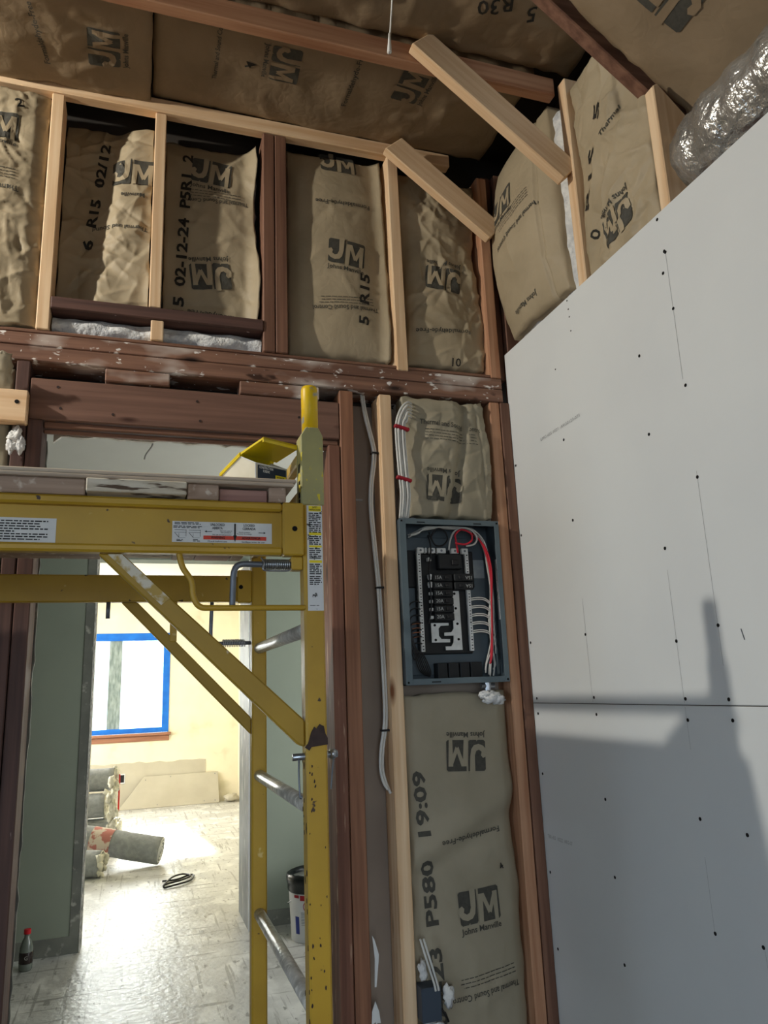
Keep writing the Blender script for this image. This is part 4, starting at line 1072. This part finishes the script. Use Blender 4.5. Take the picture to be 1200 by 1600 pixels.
YELO = M('dull_yellow_enamel', (168, 136, 48), (156, 126, 44), 6, rough=0.45, bump=0.05, layers=[((206, 196, 168), 26, (1, 1, 1), 0.70, 0.75)])
db = dbrace(1.418, [(-0.072, 1.5525), (-0.030, 1.5525), (0.3025, 1.244), (0.3025, 1.196), (0.290, 1.200)], YELO)
mb = MB().prism([(-0.055, 1.551), (-0.031, 1.551), (0.055, 1.471), (0.040, 1.459)], 'y', 1.4168, 1.4182)
mb.done('bare_patch', M('rubbed_pale_metal', (204, 198, 180), (170, 142, 64), 55, (1, 1, 1), rough=0.4, bump=0.2, bscale=60, lo=0.42, hi=0.58), db)['label'] = 'paint rubbed off to pale metal'
dbrace(YB + 0.008, [(-0.043, 1.5455), (-0.002, 1.5455), (0.302, 1.232), (0.302, 1.187)], YELO)
bx('brace_tab', YEL, 0.084, 0.102, YB + 0.006, YB + 0.026, 1.438, 1.5455, sc, 0.002)
MB().tube(spl_([(0.069, 1.415, 1.556), (0.076, 1.413, 1.528), (0.092, 1.411, 1.502), (0.096, 1.411, 1.474), (0.108, 1.411, 1.455), (0.135, 1.411, 1.4525), (0.22, 1.412, 1.4525), (0.306, 1.415, 1.4525)]), 0.0056, 10).done('lock_handle', YEL, sc, True)['label'] = 'bent yellow rod handle under the side rail'
pn = MB().tube(spl_([(0.169, 1.43, 1.456), (0.170, 1.428, 1.50), (0.172, 1.427, 1.525), (0.184, 1.427, 1.537), (0.22, 1.427, 1.5375), (0.30, 1.427, 1.5375)]), 0.0058, 10).done('latch_pin', STEELG, sc, True)
pn['label'] = 'grey bent latch rod'
hel = [(0.226 + 0.052 * i / 200, 1.427 + 0.0095 * cos(i * 0.44), 1.5375 + 0.0095 * sin(i * 0.44)) for i in range(201)]
MB().tube(hel, 0.0014, 5).done('spring', STEEL, pn, True)
MB().tube(spl_([(0.222, 1.418, 1.549), (0.226, 1.414, 1.54), (0.224, 1.412, 1.527), (0.232, 1.412, 1.5235), (0.27, 1.413, 1.5235), (0.278, 1.414, 1.528)]), 0.0019, 6).done('retainer_clip', STEEL, pn, True)
bx('latch_bracket', YEL, 0.280, 0.3025, 1.415, 1.443, 1.526, 1.552, sc, 0.002)
bp_ = MB().tube(spl_([(0.195, YB + 0.02, 1.545), (0.193, YB + 0.02, 1.455), (0.199, YB + 0.02, 1.436), (0.22, YB + 0.02, 1.4325), (0.302, YB + 0.02, 1.4325)]), 0.0052, 10).done('latch_pin', STEELG, sc, True)
hel = [(0.225 + 0.06 * i / 160, YB + 0.02 + 0.010 * cos(i * 0.5), 1.4325 + 0.010 * sin(i * 0.5)) for i in range(161)]
MB().tube(hel, 0.0014, 5).done('spring', STEEL, bp_, True)
MB().tube([(-0.075, YB + 0.018, 1.546), (-0.075, YB + 0.018, 1.503)], 0.0055, 10).done('latch_pin', STEELG, sc, True)
# hitch pin and rubbed tape at the post joint
hp = MB().tube([(0.281, 1.43, 1.178), (0.366, 1.43, 1.180)], 0.0065, 12)
hp.tube([(0.352, 1.43, 1.180), (0.362, 1.43, 1.180)], 0.009, 12)
ho = hp.done('hitch_pin', STEEL, sc, True)
MB().tube(spl_([(0.357, 1.424, 1.175), (0.352, 1.415, 1.15), (0.348, 1.412, 1.12)]), 0.0015, 6).done('safety_wire', STEELG, ho, True)
MB().tube(spl_([(0.292, 1.424, 1.175), (0.290, 1.418, 1.15), (0.291, 1.414, 1.11), (0.294, 1.414, 1.112)]), 0.0018, 6).done('safety_wire', STEELG, ho, True)
MB().prism([(0.300, 1.196), (0.306, 1.203), (0.312, 1.222), (0.318, 1.232), (0.322, 1.228), (0.328, 1.236), (0.336, 1.232), (0.339, 1.218), (0.343, 1.210), (0.343, 1.199), (0.312, 1.196), (0.308, 1.190)], 'y', 1.4072, 1.4105).done('torn_tape', RUST, pf)
# chips on the inner side of the posts
mb = MB(); rnd = random.Random(5)


def chip(c, r, axis, seed):
    n = 7; pts = []
    for q in range(n):
        a = 2 * pi * q / n; rr = r * rnd.uniform(0.55, 1.25)
        pts.append((c[0] + rr * cos(a) * 0.8, c[1] + rr * sin(a) * 1.5))
    mb.prism(pts, axis, c[2], c[2] + 0.0007)


for k in range(30):
    chip((1.414 + rnd.uniform(0.0, 0.034), rnd.uniform(0.3, 1.2), 0.3025), rnd.uniform(0.002, 0.005), 'x', k)
for k in range(34):
    chip((0.305 + 0.035 * rnd.random() ** 2.4, rnd.uniform(0.45, 1.17), 1.4095), rnd.uniform(0.001, 0.0032), 'y', k)
mb.done('paint_chip', RUST, pf)['kind'] = 'stuff'
mb = MB()
for z, h in ((1.725, 0.018), (1.672, 0.012), (1.64, 0.03), (1.70, 0.008)):
    mb.box(0.2992, 0.3005, 1.42, 1.432, z, z + h, 0.0004)
mb.done('slot', BLACKH, pf)
# stickers


def sticker(x0, x1, z0, z1, y, mat, parent, nm='sticker'):
    return bx(nm, mat, x0, x1, y - 0.0006, y, z0, z1, parent, 0)


yw = YF - 0.006 + 0.022 - 0.004
s1 = sticker(-0.40, -0.144, 1.571, 1.615, yw - 0.0002, STICK, rf)
s1['label'] = 'white sticker of small print on the side rail'


def prose(parent, x0, x1, zt, n, gap, y, t=0.0016, seed=1, mat=BLACKI):
    mb = MB(); rnd = random.Random(seed)
    for k in range(n):
        x = x0; z = zt - k * gap
        end = x1 - (x1 - x0) * rnd.choice((0, 0.03, 0.08, 0.25))
        while x < end:
            x2 = min(end, x + rnd.uniform(0.004, 0.012))
            mb.box(x, x2, y - 0.0009, y - 0.0006, z - t / 2, z + t / 2); x = x2 + 0.0018
    return mb.done('fine_print', mat, parent)


prose(s1, -0.396, -0.150, 1.609, 8, 0.0047, yw - 0.0003, 0.0022, 3)
s2 = sticker(0.056, 0.243, 1.577, 1.617, yw - 0.0002, STICK, rf)
s2['label'] = 'white locking instruction sticker with red warning band'
yt = yw - 0.0010
flat_text('lettering', 'UNLOCKED\nABIERTA', 0.0049, V((0.139, yt, 1.6085)), X_, Z_, BLACKI, s2, 0.02, width=0.027)
flat_text('lettering', 'LOCKED\nCERRADA', 0.0049, V((0.199, yt, 1.6085)), X_, Z_, BLACKI, s2, 0.02, width=0.025)
sr = bx('red_band', STICKR, 0.113, 0.232, yt - 0.0002, yt + 0.0003, 1.583, 1.5905, s2, 0)
flat_text('lettering', 'WARNING', 0.005, V((0.140, yt - 0.0003, 1.5868)), X_, Z_, BLACKI, s2, 0.02, width=0.026)
flat_text('lettering', 'ADVERTENCIA', 0.005, V((0.203, yt - 0.0003, 1.5868)), X_, Z_, BLACKI, s2, 0.02, width=0.036)
flat_text('lettering', 'Check before use', 0.003, V((0.139, yt, 1.5795)), X_, Z_, BLACKI, s2, 0.01, width=0.036)
flat_text('lettering', 'Verifique antes de usar', 0.003, V((0.207, yt, 1.5793)), X_, Z_, BLACKI, s2, 0.01, width=0.045)
flat_text('lettering', 'Do not use in\nthis position', 0.0024, V((0.155, yt, 1.5985)), X_, Z_, BLACKI, s2, 0.01, width=0.022)
flat_text('lettering', 'No use en esta posicion', 0.0024, V((0.148, yt, 1.5925)), X_, Z_, BLACKI, s2, 0.01, width=0.036)
flat_text('lettering', 'Work position\nPosicion de trabajo', 0.0024, V((0.190, yt, 1.5965)), X_, Z_, BLACKI, s2, 0.01, width=0.028)
mb = MB()
mb.prism([(0.115, 1.5985), (0.119, 1.6005), (0.119, 1.599), (0.129, 1.599), (0.129, 1.598), (0.119, 1.598), (0.119, 1.5965)], 'y', yt - 0.0003, yt)
mb.prism([(0.231, 1.598), (0.227, 1.600), (0.227, 1.5985), (0.217, 1.5985), (0.217, 1.5975), (0.227, 1.5975), (0.227, 1.596)], 'y', yt - 0.0003, yt)
mb.prism([(0.1705, 1.615), (0.1735, 1.615), (0.1735, 1.592), (0.1755, 1.592), (0.172, 1.579), (0.1685, 1.592), (0.1705, 1.592)], 'y', yt - 0.0006, yt - 0.0003)
mb.done('arrow', BLACKI, s2)
prose(s2, 0.06, 0.108, 1.6145, 2, 0.0026, yw - 0.0003, 0.0014, 5); prose(s2, 0.058, 0.110, 1.6075, 2, 0.0026, yw - 0.0003, 0.0014, 6)
mb = MB()
for x in (0.060, 0.086):
    for a in ((x, x + 0.022, 1.600, 1.6007), (x, x + 0.022, 1.5955, 1.596), (x + 0.021, x + 0.0216, 1.588, 1.601), (x + 0.008, x + 0.0085, 1.586, 1.594), (x + 0.008, x + 0.02, 1.5856, 1.586)):
        mb.box(a[0], a[1], yw - 0.0012, yw - 0.0009, a[2], a[3])
    mb.prism([(x, 1.595), (x + 0.001, 1.595), (x + 0.009, 1.586), (x + 0.008, 1.586)], 'y', yw - 0.0012, yw - 0.0009)
mb.done('diagram', BLACKI, s2)
prose(s2, 0.064, 0.076, 1.582, 2, 0.0024, yw - 0.0003, 0.0014, 8); prose(s2, 0.094, 0.108, 1.582, 2, 0.0024, yw - 0.0003, 0.0014, 9)
s3 = sticker(0.310, 0.341, 1.446, 1.654, YF - 0.0002, STICKW, pf); s3['label'] = 'tall scuffed safety sticker on the front post'
yp = YF - 0.0012
for z, h in ((1.648, 0.010), (1.597, 0.004), (1.572, 0.003), (1.542, 0.004)):
    bx('yellow_band', STICKY, 0.314, 0.339, yp, yp + 0.0005, z - h / 2 - 0.001, z + h / 2, s3, 0)
flat_text('lettering', 'SAFETY\nINSTRUCTIONS', 0.0036, V((0.3265, yp - 0.0002, 1.6475)), X_, Z_, BLACKI, s3, 0.02, width=0.022)
for k, (za, n) in enumerate(((1.638, 6), (1.615, 5), (1.591, 5), (1.567, 6), (1.536, 6), (1.512, 5))):
    prose(s3, 0.314, 0.338, za, n, 0.0037, YF - 0.0002, 0.0022, 30 + k)
prose(s3, 0.314, 0.338, 1.456, 1, 0.003, YF - 0.0002, 0.0012, 50)

# ================================================================== PLATFORM and what lies on it
pd = thing('scaffold_deck', 'grey plywood deck on cleats lying across the yellow scaffold rails', 'platform', (-0.55, 1.75, 1.6565))
bx('plywood_sheet', PLY, -1.43, 0.288, 1.396, 2.13, 1.6945, 1.7020, pd, 0.002)
bx('plywood_sheet', PLY, -1.43, 0.283, 1.394, 2.13, 1.6865, 1.6937, pd, 0.002)
bx('cleat', PLYU, -0.60, -0.098, 1.402, 2.09, 1.6567, 1.686, pd, 0.002)
bx('cleat', WEATH, -0.096, 0.079, 1.388, 2.085, 1.6605, 1.6855, pd, 0.002)['label'] = 'flaking white painted board under the deck'
bx('cleat', PLYU, 0.081, 0.139, 1.402, 2.09, 1.6567, 1.686, pd, 0.002)
bx('cleat', REDW, 0.141, 0.233, 1.412, 2.09, 1.6567, 1.681, pd, 0.002)['label'] = 'reddish block under the deck'
bx('cleat', PLYU, 0.235, 0.268, 1.402, 2.09, 1.6567, 1.686, pd, 0.002)

sb = thing('screw_box', 'open box of construction screws with raised yellow lid on the scaffold deck', 'box', (0.215, 1.49, 1.7017))
RZ = Matrix.Translation((0.213, 1.432, 1.702)) @ Matrix.Rotation(radians(27), 4, 'Z')


def sbpart(mb, name, mat, smooth=False):
    mb.bm.transform(RZ)
    return mb.done(name, mat, sb, smooth)


LX, LY, LH = 0.078, 0.118, 0.041
t = 0.0015
mb = MB(); mb.box(0, LX, 0, t, 0, LH); mb.box(0, LX, LY - t, LY, 0, LH); mb.box(0, LX, 0, LY, 0, t)
for x in (0, LX - t):
    mb.prism([(0, 0), (LY, 0), (LY, LH + 0.002), (0.052, LH + 0.026), (0, LH)], 'x', x, x + t)
sbpart(mb, 'tub', TUB)
mb = MB()
mb.tube([(0.0, 0.0, 0.0), (0.0, 0.0, LH), (0.0, 0.052, LH + 0.026), (0.0, LY, LH + 0.002)], 0.0013, 6); mb.tube([(0, 0, LH), (LX, 0, LH)], 0.0013, 6)
sbpart(mb, 'rim', STICK)['label'] = 'white moulded rim'
mb = MB().prism([(0.005, 0.004), (LX - 0.003, 0.004), (LX - 0.003, LH - 0.003), (0.005, LH - 0.003)], 'y', -0.0012, -0.0002)
lbl = sbpart(mb, 'label', NAVY)
ux = RZ.to_3x3() @ X_; uz = Z_
flat_text('lettering', 'CONSTRUCTION\nSCREWS', 0.0052, RZ @ V((0.025, -0.0014, 0.030)), ux, uz, WHITEI, lbl, 0.02, width=0.034)
mb = MB().box(0.048, LX - 0.003, -0.0018, -0.0012, 0.010, 0.023); sbpart(mb, 'price_tag', STICKY)
flat_text('lettering', 'EXTERIOR\nGOLD', 0.0034, RZ @ V((0.060, -0.0021, 0.0165)), ux, uz, BLACKI, lbl, 0.02, width=0.018)
mb = MB()
mb.prism([(0.05, LH + 0.029), (LY + 0.006, LH + 0.002), (LY + 0.006, LH + 0.006), (0.05, LH + 0.034)], 'x', -0.004, LX + 0.004)
for x0, x1 in ((-0.004, 0.004), (LX - 0.004, LX + 0.004)):
    mb.prism([(0.05, LH + 0.026), (LY + 0.006, LH - 0.001), (LY + 0.006, LH + 0.003), (0.05, LH + 0.031)], 'x', x0, x1)
mb.prism([(0.05, LH + 0.029), (0.050, LH + 0.034), (-0.030, LH + 0.046), (-0.030, LH + 0.042)], 'x', -0.002, LX + 0.012)
mb.prism([(-0.030, LH + 0.036), (-0.026, LH + 0.036), (-0.026, LH + 0.046), (-0.030, LH + 0.046)], 'x', -0.002, LX + 0.012)
sbpart(mb, 'lid', LID)['label'] = 'raised yellow lid'
mb = MB(); rnd = random.Random(7)
for k in range(26):
    x, y = rnd.uniform(0.012, LX - 0.012), rnd.uniform(0.015, LY - 0.03); a = rnd.uniform(0, 6.28)
    d_ = V((cos(a), sin(a), rnd.uniform(-0.2, 0.3))) * 0.012; c = V((x, y, LH - 0.006 + rnd.uniform(-0.004, 0.010)))
    mb.tube([c - d_, c + d_], 0.0014, 5); mb.tube([c + d_, c + d_ * 1.15], 0.003, 6)
o = sbpart(mb, 'screws', STEELG); o['kind'] = 'stuff'

# ================================================================== DUCT, PULL CORD
mb = MB(); P = []
cx, cz, R_ = 1.345, 2.588, 0.118
ny, na = 130, 40
for i in range(ny + 1):
    y = 1.325 - 2.4 * i / ny; row = []
    for k in range(na + 1):
        a = 2 * pi * k / na
        q = V((y * 6, a * 1.2, 0.4)); rr = R_ * (1 + 0.05 * noise.noise(q * 1.5) + 0.035 * sin(y * 70 + 2 * noise.noise(q))) + 0.006 * noise.noise(q * 5)
        if i < 6: rr *= 0.86 + 0.14 * i / 6
        row.append(V((cx + rr * cos(a), y, cz + rr * sin(a))))
    P.append(row)
mb.grid(P); mb.bm.faces.new([mb.bm.verts.new(p) for p in P[0][:-1]])
bmesh.ops.remove_doubles(mb.bm, verts=mb.bm.verts, dist=1e-4); bmesh.ops.recalc_face_normals(mb.bm, faces=mb.bm.faces)
o = mb.done('flexible_duct', FOIL, None, True); rebase(o, (cx, 0.1, 2.48)); tag(o, 'silver foil flexible duct lying along the top of the white drywall', 'duct')
pc = thing('pull_cord', 'thin white pull cord with a small plastic end hanging from the ceiling', 'cord', (0.567, 1.5, 2.88))
kx = 1.5 / 1.55
wire([(0.590, 1.5, 3.235), (0.584, 1.5, 3.12), (0.580, 1.5, 3.05), (0.5685, 1.5, 2.93)], 0.0022, WHITEI, 'cord', pc)
MB().tube([(0.5685, 1.5, 2.945), (0.567, 1.5, 2.915), (0.5655, 1.5, 2.887), (0.5655, 1.5, 2.885)], [0.003, 0.0042, 0.0060, 0.0058], 14).done('pull_end', WHITEI, pc, True)

# ================================================================== HALL AND FAR ROOM THINGS
o = MB().tube(spl_([(0.04, 3.42, 2.4395), (0.035, 3.415, 2.41), (0.012, 3.41, 2.37), (0.005, 3.41, 2.345)]), 0.004, 8).done('ceiling_wire', CABB, None, True)
rebase(o, (0.02, 3.41, 2.345)); tag(o, 'short grey wire hanging from the hall ceiling above the doorway', 'wire')
# bucket
bu = thing('bucket', 'white joint compound bucket with black bag liner behind the yellow posts', 'bucket', (0.967, 4.37, 0))
MB().lathe([(0.118, 0.0), (0.122, 0.004), (0.137, 0.30), (0.137, 0.305)], (0.967, 4.37, 0), 36).done('body', BUCK, bu, True)
mb = MB().lathe([(0.139, 0.245), (0.141, 0.25), (0.143, 0.285), (0.147, 0.29), (0.147, 0.312), (0.142, 0.33), (0.134, 0.335), (0.126, 0.31), (0.11, 0.22), (0.0, 0.2)], (0.967, 4.37, 0), 36)
for v in mb.bm.verts:
    v.co.z += 0.006 * noise.noise(v.co * 30); v.co.x += 0.004 * noise.noise(v.co * 24)
mb.done('liner', BAGM, bu, True)['label'] = 'black bag liner folded over the rim'


def on_bucket(pts, r, mat, name, parent=bu):
    """flat print wrapped on the bucket: pts (angle deg from front, z)"""
    mb = MB(); n = 8
    a0, a1, z0, z1 = pts
    P = []
    for i in range(n + 1):
        a = radians(a0 + (a1 - a0) * i / n) - pi / 2
        P.append([V((0.967 + (0.1195 + 0.0605 * z + r) * cos(a), 4.37 + (0.1195 + 0.0605 * z + r) * sin(a), z)) for z in (z0, z1)])
    mb.grid(P)
    return mb.done(name, mat, parent)


NAVYB = M('blue_print', (40, 56, 130), None, 5, bump=0); CRIM = M('crimson_print', (150, 30, 40), None, 5, bump=0)
on_bucket((-62, -48, 0.222, 0.236), 0.0022, CRIM, 'print_band'); on_bucket((-45, 20, 0.210, 0.236), 0.0022, CRIM, 'print_band')
for k in range(9): on_bucket((-44, -8, 0.150 - k * 0.0075, 0.1525 - k * 0.0075), 0.0022, STEELG, 'fine_print')
on_bucket((-62, -50, 0.045, 0.130), 0.0022, NAVYB, 'print_band'); on_bucket((35, 60, 0.07, 0.10), 0.0022, NAVYB, 'print_band')
mb = MB(); C0 = (-28, 0.182)
for rad0, rad1 in ((0.018, 0.022),):
    P = []
    for i in range(25):
        t = 2 * pi * i / 24; row = []
        for rr in (rad0, rad1):
            ang_ = radians(C0[0]) - pi / 2 + rr * cos(t) / 0.13; z = C0[1] + rr * sin(t) * 1.15
            row.append(V((0.967 + (0.1217 + 0.0605 * z) * cos(ang_), 4.37 + (0.1217 + 0.0605 * z) * sin(ang_), z)))
        P.append(row)
    mb.grid(P)
mb.done('warning_symbol', CRIM, bu)
mb = MB(); P = []
for i in range(9):
    s_ = -0.014 + 0.028 * i / 8; row = []
    for dz in (-0.004, 0.004):
        ang_ = radians(C0[0]) - pi / 2 + s_ / 0.13; z = C0[1] - s_ * 1.1 + dz
        row.append(V((0.967 + (0.1217 + 0.0605 * z) * cos(ang_), 4.37 + (0.1217 + 0.0605 * z) * sin(ang_), z)))
    P.append(row)
mb.grid(P); mb.done('warning_symbol', CRIM, bu)
hw = [(0.967 + 0.142 * cos(a), 4.37 - 0.03 - 0.135 * max(0, sin(a - pi)) if False else 4.37 - 0.142 * sin(a) * 0.985, 0.235 - 0.085 * (0.5 - 0.5 * cos(2 * (a))) if False else 0.24 - 0.07 * cos(a) * (1 if cos(a) < 0 else -0.2) * -1) for a in [pi * i / 24 for i in range(25)]]
hw = [(0.967 - 0.143 + 0.286 * t_, 4.37 - 0.146 * sin(pi * t_), 0.20 - 0.03 + 0.095 * sin(pi * min(1, t_ * 0.9 + 0.05))) for t_ in [i / 20 for i in range(21)]]
MB().tube(hw, 0.0025, 6).done('bail_handle', STEEL, bu, True)
# bottle
bt = thing('soda_bottle', 'soda bottle with red cap on the hall floor at the lower left', 'bottle', (-0.470, 4.49, 0))
MB().lathe([(0.0, 0.002), (0.026, 0.0), (0.031, 0.008), (0.032, 0.03), (0.030, 0.05), (0.032, 0.08), (0.031, 0.105), (0.022, 0.135), (0.013, 0.150), (0.0125, 0.168), (0.0, 0.168)], (-0.470, 4.49, 0), 20).done('bottle_body', PET, bt, True)
MB().lathe([(0.0, 0.166), (0.0165, 0.166), (0.0165, 0.187), (0.0, 0.188)], (-0.470, 4.49, 0), 18).done('cap', CAPR, bt)['label'] = 'red screw cap'
MB().lathe([(0.0318, 0.034), (0.0332, 0.036), (0.0332, 0.084), (0.0320, 0.086)], (-0.470, 4.49, 0), 20).done('wrap_label', COLA, bt, True)
flat_text('lettering', 'G', 0.018, V((-0.466, 4.4563, 0.062)), X_, Z_, CABB, bt, 0.01)
# cord loop on the far floor
o = MB().tube(spl_([(0.232, 6.03, 0.008), (0.33, 6.035, 0.008), (0.42, 6.12, 0.010), (0.456, 6.11, 0.010), (0.44, 6.0, 0.012), (0.40, 5.92, 0.012), (0.30, 5.85, 0.012), (0.241, 5.831, 0.008), (0.25, 5.86, 0.022), (0.36, 5.93, 0.024), (0.43, 6.04, 0.022), (0.38, 6.13, 0.02), (0.30, 6.06, 0.02), (0.235, 5.89, 0.008)]), 0.0065, 8).done('cable_loop', BLKC, None, True)
rebase(o, (0.33, 5.97, 0)); tag(o, 'loop of black cable lying on the far room floor', 'cable')
# leaning drywall offcut
mb = MB().prism([(-0.139, 0.0), (0.14, 0.36), (1.016, 0.362), (1.028, 0.0)], 'y', -0.006, 0.006, 0.001)
o = mb.done('drywall_offcut', RAWGYP); o.location = (0, 9.90, 0.002); o.rotation_euler = (radians(-12), 0, 0)
tag(o, 'drywall offcut with one slanted corner leaning on the far wall', 'board')
ms = MB()
for x, z in ((0.16, 0.32), (0.45, 0.34), (0.98, 0.34), (0.85, 0.03), (0.3, 0.03), (0.98, 0.03)): ms.tube([(x, -0.0065, z), (x, -0.0055, z)], 0.006, 8)
so = ms.done('nail_hole', STEELG); so.parent = o
oc = thing('outlet_box', 'open electrical outlet box low on the far wall', 'outlet', (-0.112, 9.99, 0.29))
bx('outlet_plate', BUCK, -0.150, -0.075, 9.986, 9.994, 0.29, 0.405, oc, 0.002); bx('outlet_recess', BLKC, -0.138, -0.087, 9.984, 9.9865, 0.305, 0.39, oc, 0.001)
o = MB().blob((1.17, 9.86, 0.05), 0.06, (1.4, 1, 0.8), 0.4, 3, 3, 3).done('rubble_scrap', RAWGYP, None, True); rebase(o, (1.17, 9.86, 0)); tag(o, 'pale scrap in the far right corner of the far room', 'scrap')


# rolls
def roll(label, p0, p1, r, mat, band=None, fluff=False, seed=0):
    p0, p1 = V(p0), V(p1)
    t = thing('membrane_roll' if band else 'insulation_roll', label, 'roll', ((p0 + p1) / 2 - V((0, 0, r))))
    mb = MB(); n = 14
    pts = [p0 + (p1 - p0) * i / n for i in range(n + 1)]
    mb.tube(pts, r, 26)
    for v in mb.bm.verts:
        v.co += noise.noise_vector(v.co * 7) * 0.006
    mb.done('roll_body', mat, t, True)
    if band:
        a, b_ = band
        MB().tube([p0 + (p1 - p0) * a, p0 + (p1 - p0) * b_], r * 1.045, 26, cap=False).done('label_band', LABELP, t, True)['label'] = 'pale band with red print'
    d_ = (p1 - p0).normalized()
    mb = MB()
    ref = V((0, 0, 1)); s2_ = d_.cross(ref).normalized(); u2_ = s2_.cross(d_)
    sp = [p1 + d_ * 0.003 + (s2_ * cos(k * 0.35) + u2_ * sin(k * 0.35)) * r * (0.15 + 0.8 * k / 60) for k in range(61)]
    mb.tube(sp, 0.005, 5)
    mb.done('roll_end_spiral', STICK if band else PLASW, t, True)
    if fluff:
        mb = MB(); rnd = random.Random(seed)
        for k in range(16):
            a = rnd.uniform(0, 6.28); q = p1 + d_ * rnd.uniform(0, 0.02) + (s2_ * cos(a) + u2_ * sin(a)) * r * rnd.uniform(0.5, 1.0)
            mb.blob(q, rnd.uniform(0.014, 0.03), (0.8, 0.8, 1.3), 0.6, 4, 2, k + seed)
        mb.done('fibre_edge', PLASW, t, True)['kind'] = 'stuff'
    return t


roll('grey membrane roll with a red printed band, lying tilted across the others', (-0.36, 6.80, 0.222), (0.236, 6.62, 0.106), 0.100, ROLLG, band=(0.14, 0.40))
roll('upper grey roll of the stack behind the inner opening', (-0.95, 7.62, 0.585), (-0.150, 7.58, 0.580), 0.098, ROLLG, fluff=True, seed=3)
roll('middle grey roll of the stack behind the inner opening', (-0.95, 7.58, 0.37), (-0.215, 7.50, 0.375), 0.105, ROLLG, fluff=True, seed=5)
roll('lowest grey roll of the stack, on the far room floor', (-0.95, 7.55, 0.132), (-0.105, 7.52, 0.132), 0.130, ROLLG, fluff=True, seed=8)
roll('small grey roll on the floor at the corner of the inner opening', (-0.70, 6.55, 0.10), (-0.195, 6.42, 0.095), 0.092, ROLLG, fluff=True, seed=11)
mb = MB(); rnd = random.Random(21)
for k in range(9):
    mb.blob((-0.150 + rnd.uniform(-0.03, 0.03), 7.36 + rnd.uniform(-0.02, 0.02), 0.18 + 0.05 * k), 0.035, (0.8, 0.7, 1.3), 0.7, 4, 3, k + 40)
o = mb.done('plastic_wrap', PLASW, None, True); rebase(o, (-0.15, 7.4, 0.13)); tag(o, 'crumpled white wrap hanging down the end of the roll stack', 'wrapping')
o = bx('red_strip', M('red_wrap', (190, 54, 46), (170, 44, 40), 20, rough=0.6), -0.112, -0.098, 7.55, 7.60, 0.30, 0.62, None, 0.003); rebase(o, (-0.105, 7.57, 0.30)); tag(o, 'red strip of wrapping at the end of the roll stack', 'wrapping')
